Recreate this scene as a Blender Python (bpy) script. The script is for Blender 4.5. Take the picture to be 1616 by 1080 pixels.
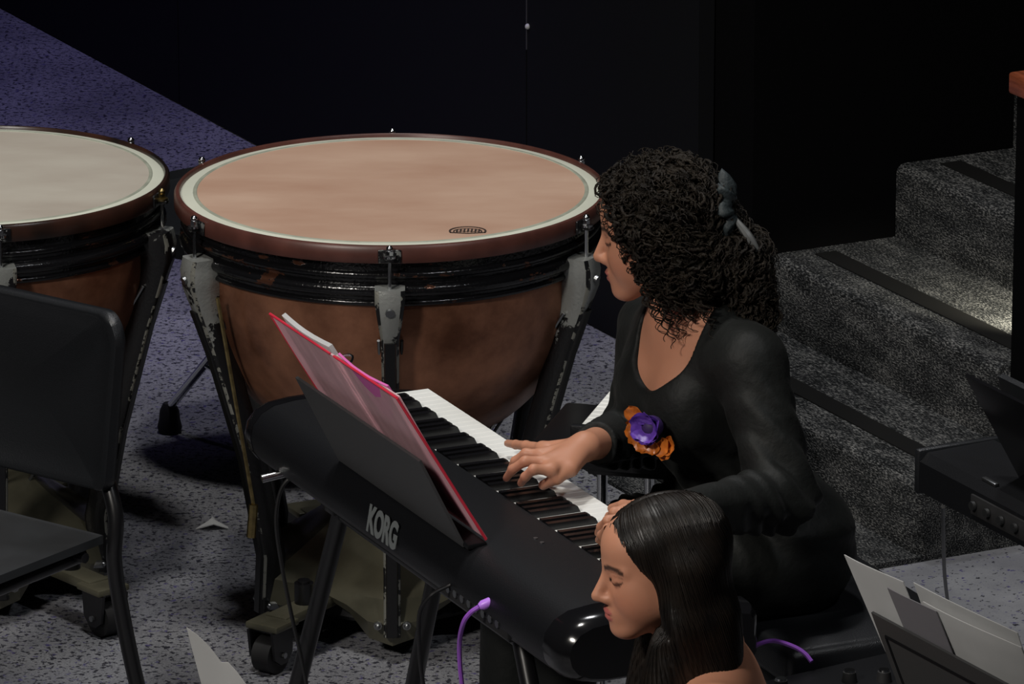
import bpy, bmesh, math, random
import numpy as np
from mathutils import Vector, Matrix

for _o in list(bpy.data.objects):
    bpy.data.objects.remove(_o)
SC = bpy.context.scene
COL = SC.collection
random.seed(7)
rng = np.random.default_rng(7)

# ------------------------------------------------------------------ camera
FPX, CAMH, PITCH = 10000.0, 4.12, math.radians(16.7)
cd = bpy.data.cameras.new('camera')
cam = bpy.data.objects.new('camera', cd)
COL.objects.link(cam)
cam.location = (0, 0, CAMH)
cam.rotation_euler = (math.radians(90) - PITCH, 0, 0)
cd.sensor_width = 36.0
cd.lens = FPX / 1616.0 * 36.0
cd.clip_end = 100
SC.camera = cam
FWD = np.array([0, math.cos(PITCH), -math.sin(PITCH)])
UP = np.array([0, math.sin(PITCH), math.cos(PITCH)])


def ray(u, v):
    return np.array([(u - 808) / FPX, 0, 0]) + UP * (540 - v) / FPX + FWD


def PZ(u, v, z=0.0):
    d = ray(u, v)
    return np.array([0, 0, CAMH]) + d * (z - CAMH) / d[2]


def PY(u, v, y):
    d = ray(u, v)
    return np.array([0, 0, CAMH]) + d * y / d[1]


# ------------------------------------------------------------------ world, lights, exposure
w = bpy.data.worlds.new('world')
SC.world = w
w.use_nodes = True
w.node_tree.nodes['Background'].inputs[0].default_value = (0.30, 0.36, 0.5, 1)
w.node_tree.nodes['Background'].inputs[1].default_value = 0.005
SC.view_settings.view_transform = 'Standard'
SC.view_settings.look = 'None'
SC.view_settings.exposure = 0.33
SC.view_settings.gamma = 1.0
SC.view_settings.use_curve_mapping = False


def spot(name, loc, target, energy, color, size_deg, blend=0.4, radius=0.12):
    l = bpy.data.lights.new(name, 'SPOT')
    l.energy = energy
    l.color = color
    l.spot_size = math.radians(size_deg)
    l.spot_blend = blend
    l.shadow_soft_size = radius
    o = bpy.data.objects.new(name, l)
    COL.objects.link(o)
    o.location = loc
    o.rotation_euler = (Vector(target) - Vector(loc)).to_track_quat('-Z', 'Y').to_euler()
    return o


spot('stage_light_front', (-3.6, 5.2, 5.2), (-0.1, 10.6, 0.7), 900, (1.0, 0.94, 0.86), 42, 0.6, 0.45)
spot('stage_light_top', (-0.9, 10.2, 6.6), (-0.2, 11.0, 0.0), 480, (1.0, 0.97, 0.92), 62, 0.7, 0.30)
spot('stage_light_back', (-0.2, 13.2, 6.4), (-0.3, 11.4, 0.0), 210, (0.97, 0.97, 1.0), 52, 0.7, 0.30)
spot('stage_light_right', (2.6, 7.4, 5.8), (0.5, 11.2, 0.3), 150, (0.96, 0.98, 1.0), 44, 0.8, 0.20)
spot('stage_light_purple', (-2.6, 13.6, 6.0), (-1.1, 15.2, 0.0), 420, (0.50, 0.44, 1.0), 44, 0.8, 0.2)


# ------------------------------------------------------------------ materials
MATS = {}


def new_mat(name):
    m = bpy.data.materials.new(name)
    m.use_nodes = True
    nt = m.node_tree
    return m, nt, nt.nodes['Principled BSDF']


def mat(name, col, rough=0.5, metal=0.0, var=0.0, vscale=8.0, bump=0.0, bscale=40.0, spec=0.5, col2=None, coat=0.0, stretch=(1, 1, 1), emit=None, subsurf=0.0):
    if name in MATS:
        return MATS[name]
    m, nt, b = new_mat(name)
    N = nt.nodes.new
    b.inputs['Base Color'].default_value = (*col, 1)
    b.inputs['Roughness'].default_value = rough
    b.inputs['Metallic'].default_value = metal
    b.inputs['Specular IOR Level'].default_value = spec
    b.inputs['Coat Weight'].default_value = coat
    if emit:
        b.inputs['Emission Color'].default_value = (*col, 1)
        b.inputs['Emission Strength'].default_value = emit
    tc = N('ShaderNodeTexCoord')
    mp = N('ShaderNodeMapping')
    mp.inputs['Scale'].default_value = stretch
    nt.links.new(tc.outputs['Object'], mp.inputs['Vector'])
    if var > 0 or col2:
        n = N('ShaderNodeTexNoise')
        n.inputs['Scale'].default_value = vscale
        n.inputs['Detail'].default_value = 6
        nt.links.new(mp.outputs['Vector'], n.inputs['Vector'])
        r = N('ShaderNodeValToRGB')
        c2 = col2 if col2 else tuple(min(1, c * (1 + var)) for c in col)
        c1 = col if col2 else tuple(c * (1 - var) for c in col)
        r.color_ramp.elements[0].position = 0.35
        r.color_ramp.elements[1].position = 0.68
        r.color_ramp.elements[0].color = (*c1, 1)
        r.color_ramp.elements[1].color = (*c2, 1)
        nt.links.new(n.outputs['Fac'], r.inputs['Fac'])
        nt.links.new(r.outputs['Color'], b.inputs['Base Color'])
    if bump > 0:
        n = N('ShaderNodeTexNoise')
        n.inputs['Scale'].default_value = bscale
        n.inputs['Detail'].default_value = 4
        nt.links.new(mp.outputs['Vector'], n.inputs['Vector'])
        bp = N('ShaderNodeBump')
        bp.inputs['Strength'].default_value = bump
        bp.inputs['Distance'].default_value = 0.01
        nt.links.new(n.outputs['Fac'], bp.inputs['Height'])
        nt.links.new(bp.outputs['Normal'], b.inputs['Normal'])
    MATS[name] = m
    return m


def mat_chipped(name, under, paint=(0.006, 0.006, 0.007), thresh=0.6, scale=14.0, under_metal=0.3, grad=None, rough=0.28, stretch=(1, 1, 1)):
    """black paint flaking off; grad=(z0,z1): more bare metal towards z1 (object space)"""
    m, nt, b = new_mat(name)
    N, L = nt.nodes.new, nt.links.new
    tc = N('ShaderNodeTexCoord')
    mp = N('ShaderNodeMapping')
    mp.inputs['Scale'].default_value = stretch
    L(tc.outputs['Object'], mp.inputs['Vector'])
    n = N('ShaderNodeTexNoise')
    n.inputs['Scale'].default_value = scale
    n.inputs['Detail'].default_value = 7
    n.inputs['Roughness'].default_value = 0.65
    L(mp.outputs['Vector'], n.inputs['Vector'])
    val = n.outputs['Fac']
    if grad:
        sx = N('ShaderNodeSeparateXYZ')
        L(tc.outputs['Object'], sx.inputs[0])
        mr = N('ShaderNodeMapRange')
        mr.inputs['From Min'].default_value = grad[0]
        mr.inputs['From Max'].default_value = grad[1]
        mr.inputs['To Min'].default_value = -0.08
        mr.inputs['To Max'].default_value = 0.32
        L(sx.outputs['Z'], mr.inputs['Value'])
        ad = N('ShaderNodeMath')
        ad.operation = 'ADD'
        L(val, ad.inputs[0])
        L(mr.outputs['Result'], ad.inputs[1])
        val = ad.outputs[0]
    r = N('ShaderNodeValToRGB')
    r.color_ramp.elements[0].position = thresh
    r.color_ramp.elements[1].position = thresh + 0.02
    L(val, r.inputs['Fac'])
    mx = N('ShaderNodeMix')
    mx.data_type = 'RGBA'
    L(r.outputs['Color'], mx.inputs['Factor'])
    mx.inputs['A'].default_value = (*paint, 1)
    mx.inputs['B'].default_value = (*under, 1)
    L(mx.outputs['Result'], b.inputs['Base Color'])
    me = N('ShaderNodeMath')
    me.operation = 'MULTIPLY'
    me.inputs[1].default_value = under_metal
    L(r.outputs['Color'], me.inputs[0])
    L(me.outputs[0], b.inputs['Metallic'])
    b.inputs['Roughness'].default_value = rough
    n2 = N('ShaderNodeTexNoise')
    n2.inputs['Scale'].default_value = 160
    L(tc.outputs['Object'], n2.inputs['Vector'])
    a2 = N('ShaderNodeMath')
    a2.operation = 'SUBTRACT'
    L(n2.outputs['Fac'], a2.inputs[0])
    L(r.outputs['Color'], a2.inputs[1])
    bp = N('ShaderNodeBump')
    bp.inputs['Strength'].default_value = 0.35
    bp.inputs['Distance'].default_value = 0.002
    L(a2.outputs[0], bp.inputs['Height'])
    L(bp.outputs['Normal'], b.inputs['Normal'])
    MATS[name] = m
    return m


def mat_floor():
    m, nt, b = new_mat('speckled_floor')
    N, L = nt.nodes.new, nt.links.new
    tc = N('ShaderNodeTexCoord')

    def noise(scale, detail, lo, hi, mapping=None):
        n = N('ShaderNodeTexNoise')
        n.inputs['Scale'].default_value = scale
        n.inputs['Detail'].default_value = detail
        n.inputs['Roughness'].default_value = 0.6
        if mapping:
            mp = N('ShaderNodeMapping')
            mp.inputs['Location'].default_value = mapping
            L(tc.outputs['Object'], mp.inputs['Vector'])
            L(mp.outputs['Vector'], n.inputs['Vector'])
        else:
            L(tc.outputs['Object'], n.inputs['Vector'])
        r = N('ShaderNodeMapRange')
        r.inputs['From Min'].default_value = lo
        r.inputs['From Max'].default_value = hi
        L(n.outputs['Fac'], r.inputs['Value'])
        return r.outputs['Result'], n.outputs['Fac']
    big, _ = noise(3.5, 8, 0.38, 0.62)
    flecks, _ = noise(78.0, 4, 0.545, 0.585)
    blue, _ = noise(60.0, 3, 0.62, 0.66, (3.1, 1.7, 0))
    fine, _ = noise(240.0, 2, 0.35, 0.7, (1, 5, 0))

    def mix(f, A, B):
        mx = N('ShaderNodeMix')
        mx.data_type = 'RGBA'
        L(f, mx.inputs['Factor'])
        if isinstance(A, tuple):
            mx.inputs['A'].default_value = (*A, 1)
        else:
            L(A, mx.inputs['A'])
        if isinstance(B, tuple):
            mx.inputs['B'].default_value = (*B, 1)
        else:
            L(B, mx.inputs['B'])
        return mx.outputs['Result']
    # dirtier, more worn towards the drums (object -x), cleaner at the steps
    sx = N('ShaderNodeSeparateXYZ')
    L(tc.outputs['Object'], sx.inputs[0])
    mr = N('ShaderNodeMapRange')
    mr.inputs['From Min'].default_value = 0.1
    mr.inputs['From Max'].default_value = 0.7
    mr.inputs['To Min'].default_value = 1.0
    mr.inputs['To Max'].default_value = 0.25
    L(sx.outputs['X'], mr.inputs['Value'])
    c = mix(big, (0.185, 0.188, 0.208), (0.300, 0.305, 0.325))
    fm = N('ShaderNodeMath')
    fm.operation = 'MULTIPLY'
    L(fine, fm.inputs[0])
    L(mr.outputs['Result'], fm.inputs[1])
    fm2 = N('ShaderNodeMath')
    fm2.operation = 'MULTIPLY'
    fm2.inputs[1].default_value = 0.6
    L(fm.outputs[0], fm2.inputs[0])
    c = mix(fm2.outputs[0], c, (0.05, 0.05, 0.06))
    fk = N('ShaderNodeMath')
    fk.operation = 'MULTIPLY'
    L(flecks, fk.inputs[0])
    mr2 = N('ShaderNodeMapRange')
    mr2.inputs['From Min'].default_value = 0.35
    mr2.inputs['From Max'].default_value = 0.75
    mr2.inputs['To Min'].default_value = 1.0
    mr2.inputs['To Max'].default_value = 0.0
    L(sx.outputs['X'], mr2.inputs['Value'])
    L(mr2.outputs['Result'], fk.inputs[1])
    c = mix(fk.outputs[0], c, (0.030, 0.030, 0.040))
    flecks2, _ = noise(70.0, 2, 0.63, 0.66, (7, 2, 0))
    c = mix(flecks2, c, (0.030, 0.030, 0.040))
    c = mix(blue, c, (0.07, 0.06, 0.16))
    L(c, b.inputs['Base Color'])
    b.inputs['Roughness'].default_value = 0.55
    b.inputs['Specular IOR Level'].default_value = 0.3
    return m


def mat_carpet():
    m, nt, b = new_mat('grey_loop_carpet')
    N, L = nt.nodes.new, nt.links.new
    tc = N('ShaderNodeTexCoord')
    mp = N('ShaderNodeMapping')
    mp.inputs['Scale'].default_value = (0.35, 1.0, 1.0)
    L(tc.outputs['Object'], mp.inputs['Vector'])
    n = N('ShaderNodeTexNoise')
    n.inputs['Scale'].default_value = 330
    n.inputs['Detail'].default_value = 3
    L(mp.outputs['Vector'], n.inputs['Vector'])
    n1 = N('ShaderNodeTexNoise')
    n1.inputs['Scale'].default_value = 30
    n1.inputs['Detail'].default_value = 4
    L(mp.outputs['Vector'], n1.inputs['Vector'])
    ad = N('ShaderNodeMath')
    ad.operation = 'MULTIPLY_ADD'
    ad.inputs[1].default_value = 0.35
    L(n1.outputs['Fac'], ad.inputs[0])
    L(n.outputs['Fac'], ad.inputs[2])
    r = N('ShaderNodeValToRGB')
    e = r.color_ramp.elements
    e[0].position = 0.52
    e[0].color = (0.006, 0.0065, 0.007, 1)
    e[1].position = 0.88
    e[1].color = (0.20, 0.20, 0.195, 1)
    x = r.color_ramp.elements.new(0.68)
    x.color = (0.030, 0.032, 0.034, 1)
    L(ad.outputs[0], r.inputs['Fac'])
    L(r.outputs['Color'], b.inputs['Base Color'])
    b.inputs['Roughness'].default_value = 0.95
    b.inputs['Specular IOR Level'].default_value = 0.1
    bp = N('ShaderNodeBump')
    bp.inputs['Strength'].default_value = 0.8
    bp.inputs['Distance'].default_value = 0.006
    L(n.outputs['Fac'], bp.inputs['Height'])
    L(bp.outputs['Normal'], b.inputs['Normal'])
    return m


def mat_wall():
    m, nt, b = new_mat('scuffed_black_wall')
    N, L = nt.nodes.new, nt.links.new
    tc = N('ShaderNodeTexCoord')
    mp = N('ShaderNodeMapping')
    mp.inputs['Scale'].default_value = (5, 5, 1.2)
    L(tc.outputs['Object'], mp.inputs['Vector'])
    n = N('ShaderNodeTexNoise')
    n.inputs['Scale'].default_value = 4
    n.inputs['Detail'].default_value = 9
    n.inputs['Roughness'].default_value = 0.7
    L(mp.outputs['Vector'], n.inputs['Vector'])
    r = N('ShaderNodeValToRGB')
    e = r.color_ramp.elements
    e[0].position = 0.70
    e[0].color = (0.0040, 0.0043, 0.0054, 1)
    e[1].position = 0.80
    e[1].color = (0.05, 0.05, 0.05, 1)
    L(n.outputs['Fac'], r.inputs['Fac'])
    L(r.outputs['Color'], b.inputs['Base Color'])
    b.inputs['Roughness'].default_value = 0.75
    b.inputs['Specular IOR Level'].default_value = 0.15
    return m


def mat_drumskin():
    m, nt, b = new_mat('worn_drum_skin')
    N, L = nt.nodes.new, nt.links.new
    tc = N('ShaderNodeTexCoord')
    n = N('ShaderNodeTexNoise')
    n.inputs['Scale'].default_value = 3.2
    n.inputs['Detail'].default_value = 5
    mp = N('ShaderNodeMapping')
    mp.inputs['Scale'].default_value = (1, 2.2, 1)
    L(tc.outputs['Object'], mp.inputs['Vector'])
    L(mp.outputs['Vector'], n.inputs['Vector'])
    r = N('ShaderNodeValToRGB')
    e = r.color_ramp.elements
    e[0].position = 0.30
    e[0].color = (0.45, 0.275, 0.195, 1)
    e[1].position = 0.70
    e[1].color = (0.57, 0.395, 0.295, 1)
    L(n.outputs['Fac'], r.inputs['Fac'])
    L(r.outputs['Color'], b.inputs['Base Color'])
    b.inputs['Roughness'].default_value = 0.42
    b.inputs['Specular IOR Level'].default_value = 0.4
    return m


def mat_copper():
    m, nt, b = new_mat('tarnished_copper')
    N, L = nt.nodes.new, nt.links.new
    tc = N('ShaderNodeTexCoord')
    n = N('ShaderNodeTexNoise')
    n.inputs['Scale'].default_value = 7
    n.inputs['Detail'].default_value = 8
    n.inputs['Roughness'].default_value = 0.62
    L(tc.outputs['Object'], n.inputs['Vector'])
    r = N('ShaderNodeValToRGB')
    e = r.color_ramp.elements
    e[0].position = 0.33
    e[0].color = (0.17, 0.070, 0.040, 1)
    e[1].position = 0.68
    e[1].color = (0.50, 0.225, 0.13, 1)
    L(n.outputs['Fac'], r.inputs['Fac'])
    L(r.outputs['Color'], b.inputs['Base Color'])
    b.inputs['Metallic'].default_value = 0.62
    rr = N('ShaderNodeMapRange')
    rr.inputs['To Min'].default_value = 0.20
    rr.inputs['To Max'].default_value = 0.46
    L(n.outputs['Fac'], rr.inputs['Value'])
    L(rr.outputs['Result'], b.inputs['Roughness'])
    n2 = N('ShaderNodeTexNoise')
    n2.inputs['Scale'].default_value = 6
    n2.inputs['Detail'].default_value = 2
    L(tc.outputs['Object'], n2.inputs['Vector'])
    bp = N('ShaderNodeBump')
    bp.inputs['Strength'].default_value = 0.35
    bp.inputs['Distance'].default_value = 0.02
    L(n2.outputs['Fac'], bp.inputs['Height'])
    L(bp.outputs['Normal'], b.inputs['Normal'])
    return m


def mat_attr(name, rough=0.5, sub=0.08):
    m, nt, b = new_mat(name)
    a = nt.nodes.new('ShaderNodeAttribute')
    a.attribute_name = 'Col'
    nt.links.new(a.outputs['Color'], b.inputs['Base Color'])
    b.inputs['Roughness'].default_value = rough
    b.inputs['Specular IOR Level'].default_value = 0.35
    b.inputs['Subsurface Weight'].default_value = sub
    b.inputs['Subsurface Radius'].default_value = (0.01, 0.004, 0.002)
    b.inputs['Subsurface Scale'].default_value = 0.5
    MATS[name] = m
    return m


M_FLOOR, M_CARPET, M_WALL, M_SKIN, M_COPPER = mat_floor(), mat_carpet(), mat_wall(), mat_drumskin(), mat_copper()
M_VOID = mat('matte_black_drape', (0.0018, 0.0018, 0.0022), 0.95, spec=0.05)
M_STRIP = mat('black_rubber_strip', (0.006, 0.006, 0.006), 0.7, spec=0.2)
M_WOODCAP = mat('varnished_rail_wood', (0.20, 0.052, 0.022), 0.35, var=0.3, vscale=18, stretch=(1, 6, 6))
M_BLACKMETAL = mat('black_enamel', (0.006, 0.006, 0.007), 0.32)
M_BLACKPLASTIC = mat('black_plastic', (0.0050, 0.0054, 0.0068), 0.46, bump=0.08, bscale=350, spec=0.3)
M_GLOSS = mat('glossy_black_plastic', (0.006, 0.006, 0.007), 0.14)
M_CHAIR = mat('black_moulded_plastic', (0.010, 0.011, 0.013), 0.36, bump=0.15, bscale=420)
M_SEAT = mat('grey_black_seat_plastic', (0.028, 0.031, 0.034), 0.40, var=0.2, vscale=9)
M_CHROME = mat('chrome', (0.62, 0.63, 0.65), 0.18, 1.0)
M_BRASSCH = mat('worn_brass_chrome', (0.42, 0.32, 0.14), 0.3, 1.0, var=0.3, vscale=60)
M_HOOP = mat('maroon_hoop', (0.085, 0.030, 0.023), 0.38, var=0.25, vscale=14)
M_COLLAR = mat('cream_collar', (0.60, 0.62, 0.52), 0.5, var=0.06, vscale=6)
M_COLLAREDGE = mat('grey_collar_edge', (0.33, 0.35, 0.28), 0.5, var=0.15, vscale=25)
M_RING = mat_chipped('chipped_black_ring', (0.12, 0.05, 0.03), thresh=0.60, scale=11, under_metal=0.6, rough=0.17, stretch=(1, 1, 2.5))
M_STRUTEDGE = mat_chipped('worn_strut_edge', (0.26, 0.26, 0.23), thresh=0.50, scale=26, under_metal=0.4, rough=0.4)
M_STRUT2 = mat_chipped('chipped_dark_strut', (0.22, 0.23, 0.22), thresh=0.80, scale=9, under_metal=0.35, grad=(0.50, 0.76), rough=0.35)
M_STRUT = mat_chipped('chipped_black_strut', (0.28, 0.29, 0.28), thresh=0.66, scale=9, under_metal=0.35, grad=(0.50, 0.76), rough=0.35)
M_BASE = mat('olive_cast_metal', (0.105, 0.100, 0.070), 0.30, 0.3, var=0.35, vscale=7, bump=0.10, bscale=22)
M_DARKRUBBER = mat('dark_rubber', (0.008, 0.008, 0.009), 0.7)
M_WHITEKEY = mat('ivory_white_key', (0.86, 0.87, 0.84), 0.32)
M_BLACKKEY = mat('black_key', (0.007, 0.007, 0.008), 0.22)
M_REST = mat('charcoal_rest', (0.050, 0.051, 0.053), 0.5, bump=0.05, bscale=300)
M_LOGO = mat('silver_grey_print', (0.15, 0.165, 0.17), 0.5)
M_PINK = mat('frosted_pink_cover', (0.90, 0.66, 0.71), 0.35, var=0.12, vscale=12, stretch=(3, 1, 1))
M_RED = mat('red_cover_edge', (0.62, 0.03, 0.06), 0.35)
M_PAPER = mat('white_paper', (0.66, 0.67, 0.68), 0.75, var=0.05, vscale=10)
def make_translucent(m, col, fac):
    nt = m.node_tree
    out = nt.nodes['Material Output']
    b = nt.nodes['Principled BSDF']
    tr = nt.nodes.new('ShaderNodeBsdfTranslucent')
    tr.inputs['Color'].default_value = (*col, 1)
    mx = nt.nodes.new('ShaderNodeMixShader')
    mx.inputs[0].default_value = fac
    nt.links.new(b.outputs[0], mx.inputs[1])
    nt.links.new(tr.outputs[0], mx.inputs[2])
    nt.links.new(mx.outputs[0], out.inputs['Surface'])


make_translucent(M_PAPER, (0.85, 0.85, 0.84), 0.38)
make_translucent(M_PINK, (0.92, 0.66, 0.70), 0.45)
M_MAGENTA = mat('magenta_paper', (0.62, 0.13, 0.42), 0.6)
M_PURPLE = mat('purple_cable_jacket', (0.30, 0.09, 0.55), 0.4)
M_PURPLEPLUG = mat('violet_plug', (0.52, 0.22, 0.90), 0.35)
M_CABLE = mat('black_cable_jacket', (0.008, 0.008, 0.009), 0.45)
M_SHEETSHADE = mat('painted_sheet_shadow', (0.17, 0.165, 0.185), 0.7)  # grey tone paints the shadow lying on the white sheets
M_STEEL = mat('satin_steel', (0.30, 0.31, 0.32), 0.35, 1.0)
M_INK = mat('dark_ink', (0.03, 0.018, 0.014), 0.6)


# ------------------------------------------------------------------ mesh helpers
def obj(name, bm, m, parent=None, smooth=True, angle=40):
    me = bpy.data.meshes.new(name)
    if isinstance(bm, bmesh.types.BMesh):
        bmesh.ops.recalc_face_normals(bm, faces=bm.faces)
        bm.to_mesh(me)
        bm.free()
    else:
        me = bm
    o = bpy.data.objects.new(name, me)
    COL.objects.link(o)
    for mm in (m if isinstance(m, (list, tuple)) else [m]):
        me.materials.append(mm)
    if smooth:
        me.shade_smooth()
        try:
            me.set_sharp_from_angle(angle=math.radians(angle))
        except Exception:
            pass
    if parent:
        o.parent = parent
    return o


def tag(o, label, cat, group=None):
    o['label'] = label
    o['category'] = cat
    if group:
        o['group'] = group
    return o


def thing(name, label, cat, loc=(0, 0, 0), rotz=0.0, group=None):
    o = bpy.data.objects.new(name, None)
    o.empty_display_size = 0.1
    COL.objects.link(o)
    o.location = loc
    o.rotation_euler = (0, 0, rotz)
    return tag(o, label, cat, group)


def struct(name, bm, m, parent=None, **k):
    o = obj(name, bm, m, parent, **k)
    if parent is None:
        o['kind'] = 'structure'
    return o


def B():
    return bmesh.new()


def copy_mesh(src, name, parent, loc=(0, 0, 0), rotz=0.0):
    o = bpy.data.objects.new(name, src.data)
    COL.objects.link(o)
    o.parent = parent
    o.location = loc
    o.rotation_euler = (0, 0, rotz)
    return o


def box(bm, c, s, rot=None, bevel=0.0, seg=2):
    """box centre c, full size s, optional 3x3 rotation"""
    r = bmesh.ops.create_cube(bm, size=1.0)
    vs = r['verts']
    bmesh.ops.scale(bm, vec=Vector(s), verts=vs)
    if bevel > 0:
        es = list({e for v in vs for e in v.link_edges})
        rr = bmesh.ops.bevel(bm, geom=es, offset=bevel, segments=seg, affect='EDGES', profile=0.5)
        vs = list({v for f in rr['faces'] for v in f.verts} | {v for v in vs if v.is_valid})
        # include all connected
        seen = set(vs)
        st = list(vs)
        while st:
            v = st.pop()
            for e in v.link_edges:
                ov = e.other_vert(v)
                if ov not in seen:
                    seen.add(ov)
                    st.append(ov)
        vs = list(seen)
    if rot is not None:
        bmesh.ops.rotate(bm, cent=(0, 0, 0), matrix=Matrix(rot), verts=vs)
    bmesh.ops.translate(bm, vec=Vector(c), verts=vs)
    return bm


def frame(t):
    t = Vector(t).normalized()
    a = Vector((0, 0, 1)) if abs(t.z) < 0.9 else Vector((1, 0, 0))
    n = t.cross(a).normalized()
    return n, t.cross(n).normalized()


def tube(bm, pts, rad, seg=10, caps=True):
    pts = [Vector(p) for p in pts]
    n = len(pts)
    rads = rad if isinstance(rad, (list, tuple)) else [rad] * n
    rings = []
    N = None
    for i, p in enumerate(pts):
        t = (pts[min(i + 1, n - 1)] - pts[max(i - 1, 0)])
        if t.length < 1e-9:
            t = Vector((0, 0, 1))
        t.normalize()
        if N is None:
            N, Bn = frame(t)
        else:
            N = (N - t * N.dot(t))
            if N.length < 1e-6:
                N, Bn = frame(t)
            N.normalize()
            Bn = t.cross(N)
        rings.append([bm.verts.new(p + (N * math.cos(2 * math.pi * k / seg) + Bn * math.sin(2 * math.pi * k / seg)) * rads[i]) for k in range(seg)])
    for a, b in zip(rings[:-1], rings[1:]):
        for k in range(seg):
            bm.faces.new((a[k], a[(k + 1) % seg], b[(k + 1) % seg], b[k]))
    if caps:
        bm.faces.new(rings[0][::-1])
        bm.faces.new(rings[-1])
    return bm


def smooth_path(pts, n=8):
    """catmull-rom"""
    P = [np.array(p, float) for p in pts]
    P = [2 * P[0] - P[1]] + P + [2 * P[-1] - P[-2]]
    out = []
    for i in range(1, len(P) - 2):
        for k in range(n):
            t = k / n
            a, b, c, d = P[i - 1], P[i], P[i + 1], P[i + 2]
            out.append(0.5 * ((2 * b) + (c - a) * t + (2 * a - 5 * b + 4 * c - d) * t * t + (3 * b - a - 3 * c + d) * t ** 3))
    out.append(P[-2])
    return [tuple(o) for o in out]


def lathe(bm, prof, seg=64, closed=False, cap=False):
    rings = []
    for r, z in prof:
        if r < 1e-6:
            rings.append([bm.verts.new((0, 0, z))])
        else:
            rings.append([bm.verts.new((r * math.cos(2 * math.pi * k / seg), r * math.sin(2 * math.pi * k / seg), z)) for k in range(seg)])
    prs = list(zip(rings[:-1], rings[1:]))
    if closed:
        prs.append((rings[-1], rings[0]))
    for a, b in prs:
        for k in range(seg):
            k2 = (k + 1) % seg
            if len(a) == 1 and len(b) == 1:
                continue
            if len(a) == 1:
                bm.faces.new((a[0], b[k2], b[k]))
            elif len(b) == 1:
                bm.faces.new((a[k], a[k2], b[0]))
            else:
                bm.faces.new((a[k], a[k2], b[k2], b[k]))
    return bm


def prism(bm, poly, x0, x1, f=None):
    """extrude polygon (a,b) along first axis from x0 to x1; f maps (x,a,b)->xyz"""
    f = f or (lambda x, a, b: (x, a, b))
    A = [bm.verts.new(f(x0, a, b)) for a, b in poly]
    C = [bm.verts.new(f(x1, a, b)) for a, b in poly]
    n = len(poly)
    for k in range(n):
        bm.faces.new((A[k], A[(k + 1) % n], C[(k + 1) % n], C[k]))
    bm.faces.new(A[::-1])
    bm.faces.new(C)
    return bm


def plate(bm, c0, ex, ey, th, nx=1, ny=1, fn=None):
    """thick grid plate: c0 corner, ex, ey edge vectors, thickness th along normal; fn(u,v)->offset along normal"""
    c0, ex, ey = Vector(c0), Vector(ex), Vector(ey)
    nn = ex.cross(ey).normalized()
    G = {}
    for s in (0, 1):
        for i in range(nx + 1):
            for j in range(ny + 1):
                u, v = i / nx, j / ny
                off = (fn(u, v) if fn else 0.0) + s * th
                G[s, i, j] = bm.verts.new(c0 + ex * u + ey * v + nn * off)
    for i in range(nx):
        for j in range(ny):
            bm.faces.new((G[0, i, j], G[0, i, j + 1], G[0, i + 1, j + 1], G[0, i + 1, j]))
            bm.faces.new((G[1, i, j], G[1, i + 1, j], G[1, i + 1, j + 1], G[1, i, j + 1]))
    for i in range(nx):
        bm.faces.new((G[0, i, 0], G[0, i + 1, 0], G[1, i + 1, 0], G[1, i, 0]))
        bm.faces.new((G[0, i, ny], G[1, i, ny], G[1, i + 1, ny], G[0, i + 1, ny]))
    for j in range(ny):
        bm.faces.new((G[0, 0, j], G[1, 0, j], G[1, 0, j + 1], G[0, 0, j + 1]))
        bm.faces.new((G[0, nx, j], G[0, nx, j + 1], G[1, nx, j + 1], G[1, nx, j]))
    return bm


def ball(bm, c, r, u=12, v=8, scale=(1, 1, 1)):
    r_ = bmesh.ops.create_uvsphere(bm, u_segments=u, v_segments=v, radius=r)
    bmesh.ops.scale(bm, vec=Vector(scale), verts=r_['verts'])
    bmesh.ops.translate(bm, vec=Vector(c), verts=r_['verts'])
    return bm


# ================================================================== SETTING
D = np.array([0.46, -0.888])          # direction of wall, steps
E_ = np.array([0.888, 0.46])          # into the wall
O = PZ(1450, 888, 0)[:2]              # foot of the step corner
ROT_D = math.atan2(D[1], D[0])


def sp(al, pe, z=0.0):                 # stair space -> world
    q = O + D * al + E_ * pe
    return Vector((q[0], q[1], z))


bm = B()
box(bm, (0, 12.0, -0.05), (12, 16, 0.1))
struct('floor', bm, M_FLOOR, smooth=False)

# black back wall: panels with thin gaps, meeting the floor along the diagonal
wb = struct('wall_back', prism(B(), [(-9.0, 0.24), (-1.30, 0.24), (-1.30, 0.36), (-9.0, 0.36)], 0.0, 3.2,
                               lambda x, a, b: sp(a, b, x)), M_VOID, smooth=False)


def along_at_px(u):
    best = None
    for a in np.linspace(-9, -1.0, 4000):
        q = sp(a, 0.2, 0.0)
        d = np.array([q.x, q.y, q.z - CAMH])
        uu = 808 + FPX * d[0] / (d @ FWD)
        if best is None or abs(uu - u) < best[0]:
            best = (abs(uu - u), a)
    return best[1]


seams = [-9.0, along_at_px(-300), along_at_px(283), along_at_px(831), -1.29]
for s0, s1 in zip(seams[:-1], seams[1:]):
    bm = B()
    prism(bm, [(s0 + 0.003, 0.2), (s1 - 0.003, 0.2), (s1 - 0.003, 0.238), (s0 + 0.003, 0.238)], 0.004, 3.2, lambda x, a, b: sp(a, b, x))
    obj('wall_panel', bm, M_WALL, wb, smooth=False)
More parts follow.
